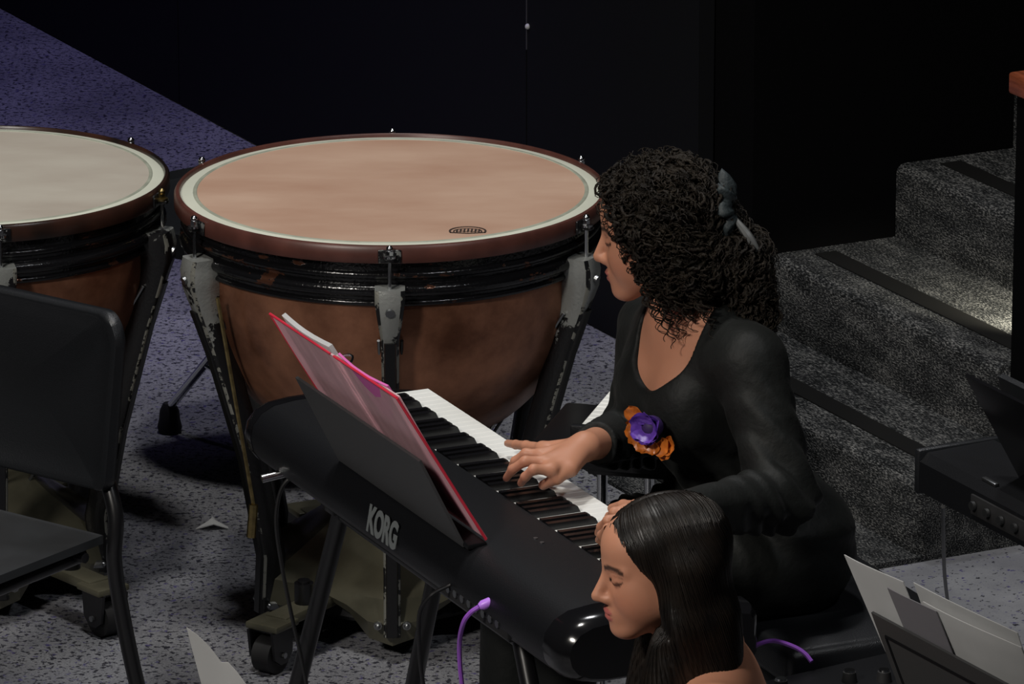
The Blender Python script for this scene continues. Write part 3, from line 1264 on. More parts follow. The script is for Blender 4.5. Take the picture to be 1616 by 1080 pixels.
# text +x runs along local +x seen from behind: local x grows towards the viewer's right
tx = Vector((1, 0, 0))
tn = Vector((0, -0.985, 0.17)).normalized()
ty = tn.cross(tx).normalized()
lo_.matrix_local = Matrix.Translation((0.628, -0.3475, 0.068)) @ Matrix(((tx.x * 0.72, ty.x * 1.02, tn.x), (tx.y * 0.72, ty.y * 1.02, tn.y), (tx.z * 0.72, ty.z * 1.02, tn.z))).to_4x4()

# music rest
rest = None
th_ = math.radians(26.5)
up_r = Vector((0, -math.sin(th_), math.cos(th_)))
bm = B()
plate(bm, (0.372, -0.318, 0.112), (0.525, 0, 0), up_r * 0.180, -0.005, 1, 1)
rest = obj('music_rest', bm, M_REST, kb, smooth=False)
bm = B()
box(bm, (0.64, -0.300, 0.117), (0.55, 0.036, 0.010), bevel=0.003)
obj('rest_ledge', bm, M_BLACKPLASTIC, rest)

# stand
sd = thing('keyboard_stand', 'black splayed tube stand under the long digital piano', 'stand', (KO[0], KO[1], 0), KROT)
for (xt, xf) in ((0.26, -0.03), (1.0, 1.36)):
    for yy in (-0.262, -0.05):
        bm = B()
        tube(bm, [(xt, yy, KZ - 0.012), (xf, yy + (-0.02 if yy < -0.1 else 0.02), 0.012)], 0.016, 12)
        lg = obj('leg', bm, M_BLACKMETAL, sd)
        bm = B()
        tube(bm, [(xf, yy + (-0.02 if yy < -0.1 else 0.02), 0.0), (xf, yy + (-0.02 if yy < -0.1 else 0.02), 0.03)], 0.021, 12)
        obj('foot_cap', bm, M_DARKRUBBER, lg)
    bm = B()
    box(bm, (xt, -0.156, KZ - 0.012), (0.04, 0.27, 0.022), bevel=0.004)
    obj('support_arm', bm, M_BLACKMETAL, sd)
for yy in (-0.262,):
    bm = B()
    tube(bm, [(0.26, yy, KZ - 0.03), (1.0, yy, KZ - 0.03)], 0.012, 10)
    obj('cross_tube', bm, M_BLACKMETAL, sd)

# red ring binder opened on the music rest
bd = thing('ring_binder', 'open red and pink ring binder with white sheets on the music rest', 'binder', tuple(kw(0.64, -0.31, 0.125)), KROT)
th2 = math.radians(31)
ub = Vector((0, -math.sin(th2), math.cos(th2)))
nb = Vector((0, math.cos(th2), math.sin(th2)))      # towards the player
x0b, wb_ = -0.268, 0.262


def bpt(x, h, d):
    v = Vector((x, 0, 0)) + ub * h + nb * d + Vector((0, 0.028, 0.001))
    return v


for k, xs_ in enumerate((x0b, x0b + wb_ + 0.016)):
    bm = B()
    plate(bm, bpt(xs_, 0, 0), (wb_, 0, 0), ub * 0.312, -0.0022, 6, 6, lambda u, v, k=k: 0.004 * math.sin(3 * v + k) * v)
    cov = obj('cover', bm, M_PINK, bd, smooth=False)
    cov['label'] = 'frosted pink cover panel'
    bm = B()
    e = 0.0042
    tube(bm, [bpt(xs_, 0.313, -0.001), bpt(xs_ + wb_, 0.313, -0.001)], e * 0.55, 6)
    tube(bm, [bpt(xs_ if k == 0 else xs_ + wb_, 0, -0.001), bpt(xs_ if k == 0 else xs_ + wb_, 0.313, -0.001)], e * 0.62, 6)
    obj('red_edge', bm, M_RED, cov)
bm = B()
plate(bm, bpt(x0b + wb_, 0, -0.001), (0.016, 0, 0), ub * 0.312, -0.003, 1, 1)
obj('spine', bm, M_PINK, bd, smooth=False)
bm = B()
plate(bm, bpt(x0b + 0.045, 0.01, 0.006), (0.205, 0, 0), ub * 0.309, -0.008, 6, 6, lambda u, v: 0.005 * math.sin(u * 3.0) * v)
obj('sheet_stack', bm, M_PAPER, bd, smooth=False)
bm = B()
plate(bm, bpt(x0b + wb_ + 0.02, 0.01, 0.006), (0.205, 0, 0), ub * 0.304, -0.004, 6, 4, lambda u, v: 0.006 * math.sin(u * 3.1) * v)
obj('magenta_sheet', bm, M_MAGENTA, bd, smooth=False)
for hh in (0.03, 0.155, 0.290):
    bm = B()
    pts = [bpt(x0b + wb_ + 0.008 + 0.022 * math.cos(a), hh, 0.003 + 0.024 * math.sin(a)) for a in np.linspace(0, math.pi, 12)]
    tube(bm, pts, 0.0022, 6)
    obj('binder_ring', bm, M_CHROME, bd)


# cables
def cable(name, label, pts, r, m, plug=None, plug_m=None):
    bm = B()
    p = smooth_path(pts, 10)
    root = Vector(pts[-1])
    tube(bm, [Vector(q) - root for q in p], r, 8)
    o = obj(name, bm, m)
    o.location = root
    tag(o, label, 'cable')
    if plug:
        bm = B()
        a, b = Vector(plug[0]) - root, Vector(plug[1]) - root
        tube(bm, [a, a + (b - a) * 0.75, b], [r * 2.0, r * 2.0, r * 1.2], 10)
        obj('plug', bm, plug_m or m, o)
    return o


def kpx(u, v, y):
    return tuple(PY(u, v, y))


pj = kw(0.99, -0.346, 0.04)
cable('audio_cable', 'purple cable hanging from a violet plug under the digital piano', [kpx(756, 958, pj.y - 0.06), kpx(742, 968, pj.y - 0.06), kpx(731, 985, pj.y - 0.05), kpx(725, 1020, pj.y), kpx(729, 1080, pj.y + 0.02), kpx(745, 1180, pj.y + 0.05), (pj.x + 0.02, pj.y + 0.3, 0.006)], 0.0042, M_PURPLE,
      (kpx(777, 949, pj.y - 0.055), kpx(756, 958, pj.y - 0.06)), M_PURPLEPLUG)
pj = kw(0.90, -0.346, 0.04)
cable('power_cable', 'thin black cable hanging from the jacks behind the digital piano', [kpx(724, 916, pj.y), kpx(705, 926, pj.y), kpx(680, 940, pj.y - 0.01), kpx(663, 965, pj.y), kpx(661, 1010, pj.y), kpx(668, 1080, pj.y + 0.02), kpx(690, 1180, pj.y + 0.06), (pj.x, pj.y + 0.3, 0.005)], 0.0036, M_CABLE,
      (kpx(733, 910, pj.y), kpx(722, 917, pj.y)), M_DARKRUBBER)
pj = kw(0.13, -0.37, 0.01)
cable('pedal_cable', 'black cable looping from the silver plug at the far end of the piano', [kpx(473, 749, pj.y), kpx(452, 760, pj.y), kpx(440, 785, pj.y), kpx(436, 830, pj.y), kpx(446, 900, pj.y), kpx(462, 980, pj.y), kpx(478, 1050, pj.y), kpx(492, 1130, pj.y + 0.02), (pj.x + 0.10, pj.y + 0.25, 0.005)], 0.0036, M_CABLE)


# ================================================================== OTHER KEYBOARDS, BENCH, STANDS
def mini_keyboard(name, label, loc, rotz, L_, zt, m=M_BLACKPLASTIC, ybk=0.20):
    """x axis along keys, keys' front at y=0, body towards -y"""
    t = thing(name, label, 'keyboard', loc, rotz)
    bm = B()
    prism(bm, [(0.012, -0.07), (0.012, -0.024), (-0.13, -0.024), (-0.13, 0.012), (-ybk + 0.03, 0.014), (-ybk, 0.0), (-ybk, -0.055), (-ybk + 0.02, -0.07)], 0.0, L_)
    obj('body', bm, m, t, angle=30)
    for x0, x1 in ((0.0, 0.018), (L_ - 0.018, L_)):
        bm = B()
        box(bm, ((x0 + x1) / 2, -0.06, -0.008), (x1 - x0, 0.14, 0.036), bevel=0.003)
        obj('end_block', bm, m, t)
    p = 0.0225
    n = int((L_ - 0.04) / p)
    src = None
    for i in range(n):
        if src is None:
            bm = B()
            box(bm, (0, -0.065, 0), (p - 0.0012, 0.13, 0.02), bevel=0.001, seg=1)
            src = o = obj('white_key', bm, M_WHITEKEY, t, smooth=False)
        else:
            o = copy_mesh(src, 'white_key', t)
        o.location = (0.02 + p * (i + 0.5), 0, -0.010)
    src = None
    for i in range(n - 1):
        if i % 7 in (2, 6):
            continue
        if src is None:
            bm = B()
            box(bm, (0, -0.085, 0.005), (0.0125, 0.085, 0.011), bevel=0.0015, seg=1)
            src = o = obj('black_key', bm, M_BLACKKEY, t, smooth=False)
        else:
            o = copy_mesh(src, 'black_key', t)
        o.location = (0.02 + p * (i + 1), 0, 0.0)
    return t


# second keyboard at the player's right: key fronts on its left, running away from the camera
k3a = PZ(908, 681, 0.72)
k3b = PZ(970, 608, 0.72)
ax3 = (k3b - k3a)[:2]
ax3 = ax3 / np.linalg.norm(ax3)
# local +y is 90deg left of axis -> key fronts face left of the axis
k3 = mini_keyboard('synthesizer', 'small black keyboard with white keys tucked behind the pianist', (k3a[0], k3a[1], 0.72), math.atan2(ax3[1], ax3[0]), 0.50, 0.72)
s3 = thing('synth_stand', 'chrome legged stand under the small keyboard behind the pianist', 'stand', (k3a[0], k3a[1], 0), math.atan2(ax3[1], ax3[0]))
for x in (0.08, 0.44):
    for y in (-0.03, -0.16):
        bm = B()
        tube(bm, [(x, y, 0.02), (x, y, 0.648)], 0.010, 10)
        lg = obj('leg', bm, M_CHROME, s3)
        bm = B()
        tube(bm, [(x, y, 0.0), (x, y, 0.03)], 0.015, 10)
        obj('foot_cap', bm, M_DARKRUBBER, lg)
bm = B()
box(bm, (0.26, -0.095, 0.640), (0.46, 0.16, 0.018), bevel=0.003)
obj('tray', bm, M_BLACKMETAL, s3)
bm = B()
box(bm, (0.20, 0.065, 0.636), (0.40, 0.11, 0.022), bevel=0.008)
obj('side_shelf', bm, M_BLACKMETAL, s3)

# stage keyboard at the right edge with its own music rest
k2a = PZ(1452, 716, 0.775)
k2 = thing('stage_keyboard', 'black stage keyboard with rear jacks and music rest beside the carpeted steps', 'keyboard', (k2a[0], k2a[1], 0.70), ROT_D)
bm = B()
prism(bm, [(0.0, 0.006), (0.0, 0.060), (0.015, 0.075), (0.15, 0.078), (0.16, 0.055), (0.31, 0.055), (0.315, 0.045), (0.315, 0.0), (0.02, 0.0)], 0.0, 0.95)
obj('body', bm, M_BLACKPLASTIC, k2, angle=30)
bm = B()
box(bm, (-0.008, 0.157, 0.040), (0.018, 0.32, 0.082), bevel=0.006)
obj('end_cheek', bm, M_CHAIR, k2)
bm = B()
box(bm, (0.45, -0.001, 0.035), (0.55, 0.006, 0.036), bevel=0.002)
jp = obj('jack_panel', bm, M_DARKRUBBER, k2)
for k in range(7):
    bm = B()
    tube(bm, [(0.19 + 0.045 * k, -0.006, 0.036), (0.19 + 0.045 * k, -0.012, 0.036)], 0.008, 10)
    obj('jack_socket', bm, M_STEEL, jp)
bm = B()
box(bm, (0.20, 0.02, 0.078), (0.045, 0.010, 0.006), bevel=0.002)
obj('rest_clip', bm, M_STEEL, k2)
src = None
for i in range(36):
    if src is None:
        bm = B()
        box(bm, (0, 0.237, 0.064), (0.0222, 0.15, 0.018), bevel=0.001, seg=1)
        src = o = obj('white_key', bm, M_WHITEKEY, k2, smooth=False)
    else:
        o = copy_mesh(src, 'white_key', k2)
    o.location = (0.06 + 0.0235 * i, 0, 0)
bm = B()
plate(bm, (0.20, 0.085, 0.076), (0.62, 0, 0), (-0.05, -0.085, 0.185), 0.006)
rs2 = obj('music_rest', bm, M_GLOSS, k2, smooth=False)
bm = B()
plate(bm, (0.17, 0.110, 0.078), (0.60, 0, 0), (0.0, -0.050, 0.180), 0.012)
obj('dark_folder', bm, M_CHAIR, rs2, smooth=False)
sk2 = thing('stage_keyboard_stand', 'black stand legs under the stage keyboard beside the steps', 'stand', (k2a[0], k2a[1], 0), ROT_D)
for (xt, xf) in ((0.26, 0.50), (0.72, 0.88)):
    for yy in (0.08, 0.27):
        bm = B()
        tube(bm, [(xt, yy, 0.698), (xf, yy, 0.0)], 0.014, 10)
        obj('leg', bm, M_BLACKMETAL, sk2)
bm = B()
tube(bm, [(0.26, 0.17, 0.69), (0.72, 0.17, 0.69)], 0.012, 10)
obj('cross_tube', bm, M_BLACKMETAL, sk2)
pc = Vector((k2a[0] + D[0] * 0.11, k2a[1] + D[1] * 0.11, 0.70))
gc = PZ(1497, 962, 0.004)
cable('hanging_cable', 'thin black cable dropping from the stage keyboard to the pale floor', [kpx(1488, 800, pc.y), kpx(1489, 860, pc.y + 0.25), kpx(1491, 910, pc.y + 0.7), tuple(gc)], 0.0035, M_CABLE)

# piano bench
pel = np.array([0.455, 10.575])
bench = thing('piano_bench', 'black padded bench under the curly-haired pianist', 'bench', (pel[0], pel[1], 0), KROT)
bm = B()
box(bm, (0.06, 0.06, 0.455), (0.50, 0.36, 0.07), bevel=0.018, seg=3)
obj('cushion', bm, M_CHAIR, bench)
bm = B()
box(bm, (0.06, 0.06, 0.395), (0.47, 0.33, 0.05), bevel=0.004)
obj('apron', bm, M_BLACKMETAL, bench)
for x in (-0.15, 0.27):
    for y in (-0.08, 0.20):
        bm = B()
        box(bm, (x, y, 0.19), (0.035, 0.035, 0.38), bevel=0.003)
        obj('leg', bm, M_BLACKMETAL, bench)

# keyboard amplifier near the bench, top with knobs
am = PZ(1300, 1046, 0.52)
amp = thing('keyboard_amplifier', 'black amplifier with silver knobs on top beside the bench', 'amplifier', (am[0], am[1], 0), KROT + 0.15)
bm = B()
box(bm, (0.16, 0.0, 0.265), (0.30, 0.40, 0.51), bevel=0.012)
obj('cabinet', bm, M_BLACKPLASTIC, amp)
for k, (x, y) in enumerate(((0.07, -0.14), (0.10, -0.02), (0.13, 0.03), (0.10, 0.10), (0.16, -0.08))):
    bm = B()
    tube(bm, [(x, y, 0.518), (x, y, 0.537)], [0.014, 0.011], 14)
    kn = obj('knob', bm, M_DARKRUBBER, amp)
    bm = B()
    tube(bm, [(x, y, 0.537), (x, y, 0.541)], 0.009, 12)
    obj('knob_cap', bm, M_CHROME, kn)
cable('violet_patch_cable', 'short violet cable arching over the amplifier beside the bench', [tuple(PZ(1186, 1024, 0.53)), tuple(PZ(1200, 1016, 0.545)), tuple(PZ(1222, 1012, 0.55)), tuple(PZ(1252, 1021, 0.55)), tuple(PZ(1270, 1032, 0.545)), tuple(PZ(1281, 1045, 0.535))], 0.0040, M_PURPLE)


# music stands with paper
def music_stand(label, px_tl, px_tr, ztop, tilt, hgt, cat='music stand'):
    a = PZ(*px_tl, ztop)
    b = PZ(*px_tr, ztop)
    ax = b - a
    Ld = np.linalg.norm(ax)
    ax = ax / Ld
    rz = math.atan2(ax[1], ax[0])
    t = thing('music_stand', label, cat, (a[0], a[1], 0), rz)
    upv = Vector((0, -math.sin(tilt), math.cos(tilt)))
    return t, Ld, upv


upt = math.radians(22)
a_ = PZ(1378, 965, 1.10)
b_ = PZ(1640, 1105, 1.10)
rz = math.atan2((b_ - a_)[1], (b_ - a_)[0])
ms = thing('music_stand', 'black music stand desk holding loose white sheets near the pale floor', 'music stand', (a_[0], a_[1], 0), rz, 'orchestra music stands')
uv = Vector((0, -math.sin(upt), math.cos(upt)))
bm = B()
c0 = Vector((0, 0, 1.10)) - uv * 0.30
plate(bm, c0, (0.50, 0, 0), uv * 0.30, 0.004)
dk = obj('desk', bm, M_REST, ms, smooth=False)
bm = B()
fo = Vector((0, 0, 1.10)) + Vector((0.022, 0, 0)) - uv * 0.035
nb_ = Vector((1, 0, 0)).cross(uv)
tube(bm, [fo + nb_ * 0.0035 - uv * 0.25, fo + nb_ * 0.0035, fo + nb_ * 0.0035 + Vector((0.45, 0, 0)), fo + nb_ * 0.0035 + Vector((0.45, 0, 0)) - uv * 0.25], 0.0035, 6)
obj('desk_bead', bm, M_BLACKMETAL, dk)
bm = B()
box(bm, c0 + Vector((0.25, 0.025, 0.0)), (0.50, 0.055, 0.006), bevel=0.001)
obj('ledge', bm, M_BLACKMETAL, dk)
bm = B()
tube(bm, [(0.25, 0.03, 0.10), (0.25, 0.03, 0.93)], 0.011, 10)
obj('pole', bm, M_BLACKMETAL, ms)
for k in range(3):
    bm = B()
    an = k * 2.094 + 0.4
    tube(bm, [(0.25, 0.03, 0.16), (0.25 + 0.24 * math.cos(an), 0.03 + 0.24 * math.sin(an), 0.008)], 0.008, 8)
    obj('leg', bm, M_BLACKMETAL, ms)


def sheet(label, parent_loc, rz, x0, wd, h0, h1, dn, m, curl=0.01, skew=0.0, zref=1.10, group=None):
    o_root = Vector(parent_loc)
    bm = B()
    plate(bm, Vector((x0, 0, zref)) + uv * h0 + Vector((0, dn, 0)), (wd, 0, 0), uv * (h1 - h0) + Vector((skew, 0, 0)), 0.0012, 8, 8, lambda u, v: curl * math.sin(2.5 * u + 1.2 * v) * v)
    o = obj('sheet_music', bm, m)
    o.location = o_root
    o.rotation_euler = (0, 0, rz)
    tag(o, label, 'paper', group)
    return o


ml = (a_[0], a_[1], 0)
sheet('white sheet at the steps end of the right music stand', ml, rz, -0.008, 0.150, -0.29, 0.088, 0.010, M_PAPER, 0.004, -0.03)
sheet('grey card added as the shadow across the white sheets on the music stand', ml, rz, 0.098, 0.125, -0.29, 0.068, 0.0045, M_SHEETSHADE, 0.002, -0.025)  # extra grey sheet standing in for the shaded part of the pages
sheet('wide white sheet leaning over the music stand desk', ml, rz, 0.19, 0.24, -0.29, 0.074, 0.015, M_PAPER, 0.006, -0.03)
sheet('white sheet standing highest behind the others on the music stand', ml, rz, 0.115, 0.26, -0.28, 0.092, 0.026, M_PAPER, 0.004, 0.01)

# music stand at the bottom left, only its paper shows
a2 = PZ(318, 1062, 1.08)
rz2 = math.radians(-38)
ms2 = thing('music_stand', 'black music stand with a curled white sheet before the empty chair', 'music stand', (a2[0], a2[1], 0), rz2, 'orchestra music stands')
bm = B()
plate(bm, Vector((0.005, 0, 1.02)) - uv * 0.28, (0.46, 0, 0), uv * 0.28, 0.004)
dk = obj('desk', bm, M_REST, ms2, smooth=False)
bm = B()
box(bm, Vector((0.235, 0.025, 1.02)) - uv * 0.28, (0.46, 0.055, 0.006), bevel=0.001)
obj('ledge', bm, M_BLACKMETAL, dk)
bm = B()
tube(bm, [(0.235, 0.03, 0.10), (0.235, 0.03, 0.86)], 0.011, 10)
obj('pole', bm, M_BLACKMETAL, ms2)
for k in range(3):
    bm = B()
    an = k * 2.094 + 0.9
    tube(bm, [(0.235, 0.03, 0.16), (0.235 + 0.24 * math.cos(an), 0.03 + 0.24 * math.sin(an), 0.008)], 0.008, 8)
    obj('leg', bm, M_BLACKMETAL, ms2)
bm = B()
nxs, nys = 14, 10
G = {}
for s_ in (0, 1):
    for i in range(nxs + 1):
        for j in range(nys + 1):
            u, v = i / nxs, j / nys
            top = 0.145 - 0.175 * u ** 0.9 + 0.007 * math.sin(u * 23) + 0.004 * math.sin(u * 51)
            hgt = -0.27 + (top + 0.27) * v
            bend = 0.012 * math.sin(5 * u) * v + 0.02 * v * v * (1 - u)
            p = Vector((0.0 + 0.19 * u - 0.004 * v, 0.008 + bend + 0.001 * s_, 1.02)) + uv * hgt
            G[s_, i, j] = bm.verts.new(p)
for i in range(nxs):
    for j in range(nys):
        for s_ in (0, 1):
            bm.faces.new((G[s_, i, j], G[s_, i + 1, j], G[s_, i + 1, j + 1], G[s_, i, j + 1]))
for i in range(nxs):
    for j in (0, nys):
        bm.faces.new((G[0, i, j], G[0, i + 1, j], G[1, i + 1, j], G[1, i, j]))
for j in range(nys):
    for i in (0, nxs):
        bm.faces.new((G[0, i, j], G[0, i, j + 1], G[1, i, j + 1], G[1, i, j]))
o = obj('sheet_music', bm, M_PAPER)
o.location = (a2[0], a2[1], 0)
o.rotation_euler = (0, 0, rz2)
tag(o, 'curled torn-edged white sheet on the stand before the empty chair', 'paper')

# torn scrap of paper on the floor
sc_ = PZ(335, 834, 0.0)
bm = B()
outl = [(-0.034, -0.010), (-0.012, 0.004), (0.0, 0.028), (0.008, 0.010), (0.032, 0.004), (0.034, -0.008), (0.004, -0.016)]
A = [bm.verts.new((x, y, 0.003 + 0.014 * max(0, 1 - abs(x) / 0.03))) for x, y in outl]
C = [bm.verts.new((x, y, 0.001 + 0.014 * max(0, 1 - abs(x) / 0.03))) for x, y in outl]
ca_ = bm.verts.new((0, 0.0, 0.022))
cb_ = bm.verts.new((0, 0.0, 0.019))
for k in range(7):
    bm.faces.new((A[k], A[(k + 1) % 7], ca_))
    bm.faces.new((C[k], cb_, C[(k + 1) % 7]))
    bm.faces.new((A[k], C[k], C[(k + 1) % 7], A[(k + 1) % 7]))
o = obj('paper_scrap', bm, M_PAPER, smooth=False)
o.location = (sc_[0], sc_[1], -0.0005)
tag(o, 'small torn white paper scrap lying on the speckled floor', 'paper')
# PEOPLE_MARK
# ================================================================== PEOPLE: implicit surfaces meshed with surface nets
def A3(*v):
    return np.array(v, dtype=np.float64)


def unit(v):
    v = np.asarray(v, float)
    return v / np.linalg.norm(v)


def smin(a, b, k):
    h = np.clip(0.5 + 0.5 * (b - a) / k, 0, 1)
    return b + (a - b) * h - k * h * (1 - h)


def smax(a, b, k):
    return -smin(-a, -b, k)


def cap(a, b, ra, rb):
    a, b = np.asarray(a, float), np.asarray(b, float)
    ab = b - a
    L2 = float(ab @ ab)
    a, ab = a.astype(np.float32), ab.astype(np.float32)

    def f(p):
        t = np.clip((p - a) @ ab / L2, 0, 1)
        q = p - a - t[:, None] * ab
        return np.sqrt((q * q).sum(1)) - (ra + (rb - ra) * t)
    return f


def ell(c, r, R=None):
    c, r = np.asarray(c, np.float32), np.asarray(r, np.float32)
    R = None if R is None else np.asarray(R, np.float32)

    def f(p):
        q = p - c
        if R is not None:
            q = q @ R
        k0 = np.sqrt(((q / r) ** 2).sum(1)) + 1e-9
        k1 = np.sqrt(((q / (r * r)) ** 2).sum(1)) + 1e-9
        return k0 * (k0 - 1) / k1
    return f


def fold(items):
    """items: list of (f, k)"""
    def f(p):
        d = items[0][0](p)
        for g, k in items[1:]:
            d = smin(d, g(p), k)
        return d
    return f


def surface_net(f, lo, hi, h, slack=1.5):
    lo, hi = np.asarray(lo, float), np.asarray(hi, float)
    Bk = 8
    nb = np.ceil((hi - lo) / (Bk * h)).astype(int)
    gi = np.stack(np.meshgrid(*[np.arange(n) for n in nb], indexing='ij'), -1).reshape(-1, 3)
    cen = lo + (gi + 0.5) * Bk * h
    d = f(cen)
    act = gi[np.abs(d) < 0.87 * Bk * h * slack]
    NXc, NYc, NZc = nb * Bk + 2
    loc = np.stack(np.meshgrid(*[np.arange(Bk + 1)] * 3, indexing='ij'), -1)
    corners = [(i, j, k) for i in (0, 1) for j in (0, 1) for k in (0, 1)]
    edges = [(a, b) for a in range(8) for b in range(a + 1, 8) if bin(a ^ b).count('1') == 1]
    vid, vpos, quads = [], [], []

    def cid(c):
        return (c[..., 0] + 1) + NXc * ((c[..., 1] + 1) + NYc * (c[..., 2] + 1).astype(np.int64))
    for s in range(0, len(act), 300):
        a = act[s:s + 300]
        base = a[:, None, None, None, :] * Bk + loc[None]
        v = f((lo + base.reshape(-1, 3) * h).astype(np.float32)).reshape(len(a), Bk + 1, Bk + 1, Bk + 1)
        cv = np.stack([v[:, i:i + Bk, j:j + Bk, k:k + Bk] for i, j, k in corners], -1)
        ins = cv < 0
        cnt = ins.sum(-1)
        m = (cnt > 0) & (cnt < 8)
        if m.any():
            ci = base[:, :Bk, :Bk, :Bk][m]
            c8 = cv[m]
            acc = np.zeros((len(ci), 3))
            n = np.zeros(len(ci))
            for e0, e1 in edges:
                x = (c8[:, e0] < 0) != (c8[:, e1] < 0)
                t = np.where(x, c8[:, e0] / np.where(x, c8[:, e0] - c8[:, e1], 1), 0)
                p = np.array(corners[e0]) + t[:, None] * (np.array(corners[e1]) - np.array(corners[e0]))
                acc += np.where(x[:, None], p, 0)
                n += x
            vid.append(cid(ci))
            vpos.append(lo + (ci + acc / n[:, None]) * h)
        for ax in range(3):
            sl0 = [slice(None)] + [slice(0, Bk)] * 3
            sl1 = list(sl0)
            sl1[ax + 1] = slice(1, Bk + 1)
            v0, v1 = v[tuple(sl0)], v[tuple(sl1)]
            x = (v0 < 0) != (v1 < 0)
            if not x.any():
                continue
            c = base[:, :Bk, :Bk, :Bk][x]
            sg = v0[x] < 0
            u = np.zeros(3, int)
            w_ = np.zeros(3, int)
            u[(ax + 1) % 3] = 1
            w_[(ax + 2) % 3] = 1
            q = np.stack([cid(c), cid(c - u), cid(c - u - w_), cid(c - w_)], 1)
            q[~sg] = q[~sg][:, ::-1]
            quads.append(q)
    vid = np.concatenate(vid)
    vpos = np.concatenate(vpos)
    quads = np.concatenate(quads)
    o = np.argsort(vid)
    sv = vid[o]
    idx = np.searchsorted(sv, quads)
    idx = np.clip(idx, 0, len(sv) - 1)
    ok = (sv[idx] == quads).all(1)
    return vpos, o[idx[ok]]


def mesh_np(name, V, Q, col=None):
    me = bpy.data.meshes.new(name)
    V = np.asarray(V, np.float32)
    Q = np.asarray(Q, np.int32)
    me.vertices.add(len(V))
    me.vertices.foreach_set('co', V.ravel())
    n = Q.shape[1]
    me.loops.add(Q.size)
    me.loops.foreach_set('vertex_index', Q.ravel())
    me.polygons.add(len(Q))
    me.polygons.foreach_set('loop_start', np.arange(0, Q.size, n, dtype=np.int32))
    me.update(calc_edges=True)
    me.validate()
    if col is not None:
        at = me.color_attributes.new('Col', 'FLOAT_COLOR', 'POINT')
        c4 = np.concatenate([col, np.ones((len(col), 1))], 1).astype(np.float32)
        at.data.foreach_set('color', c4.ravel())
    return me


def mobj(name, V, Q, m, parent, root, col=None):
    me = mesh_np(name, np.asarray(V) - np.asarray(root), Q, col)
    o = bpy.data.objects.new(name, me)
    COL.objects.link(o)
    me.materials.append(m)
    me.shade_smooth()
    o.parent = parent
    return o


def strand_mesh(P, R, S=5):
    """P (n,T,3), R (n,T) -> verts, quads"""
    n, T, _ = P.shape
    t = np.gradient(P, axis=1)
    t /= np.linalg.norm(t, axis=2, keepdims=True) + 1e-9
    ref = np.where(np.abs(t[..., 2:3]) > 0.85, np.array([1.0, 0.2, 0]), np.array([0, 0, 1.0]))
    a = np.cross(t, ref)
    a /= np.linalg.norm(a, axis=2, keepdims=True) + 1e-9
    b = np.cross(t, a)
    ang = 2 * np.pi * np.arange(S) / S
    V = P[:, :, None, :] + R[:, :, None, None] * (a[:, :, None, :] * np.cos(ang)[None, None, :, None] + b[:, :, None, :] * np.sin(ang)[None, None, :, None])
    idx = np.arange(n * T * S).reshape(n, T, S)
    i0, i1 = idx[:, :-1, :], idx[:, 1:, :]
    Q = np.stack([i0, np.roll(i0, -1, 2), np.roll(i1, -1, 2), i1], -1).reshape(-1, 4)
    return V.reshape(-1, 3), Q


def gradf(f, p, e=0.002):
    g = np.stack([f(p + d) - f(p - d) for d in (np.eye(3) * e)], 1)
    return g / (np.linalg.norm(g, axis=1, keepdims=True) + 1e-9)


def raycast(f, u, v, y0, y1):
    d = ray(u, v)
    d = d / d[1]
    ys = np.linspace(y0, y1, 1500)
    p = np.array([0, 0, CAMH]) + d[None] * ys[:, None]
    s = f(p)
    k = np.argmax(s < 0)
    return p[k]


def head_axes(fh, pitch, roll=0.0):
    fh = unit([fh[0], fh[1], 0])
    z = A3(0, 0, 1)
    fw = math.cos(pitch) * fh - math.sin(pitch) * z
    up = math.sin(pitch) * fh + math.cos(pitch) * z
    lf = np.cross(up, fw)
    if roll:
        lf, up = math.cos(roll) * lf + math.sin(roll) * up, -math.sin(roll) * lf + math.cos(roll) * up
    return np.stack([fw, lf, up], 1)          # columns


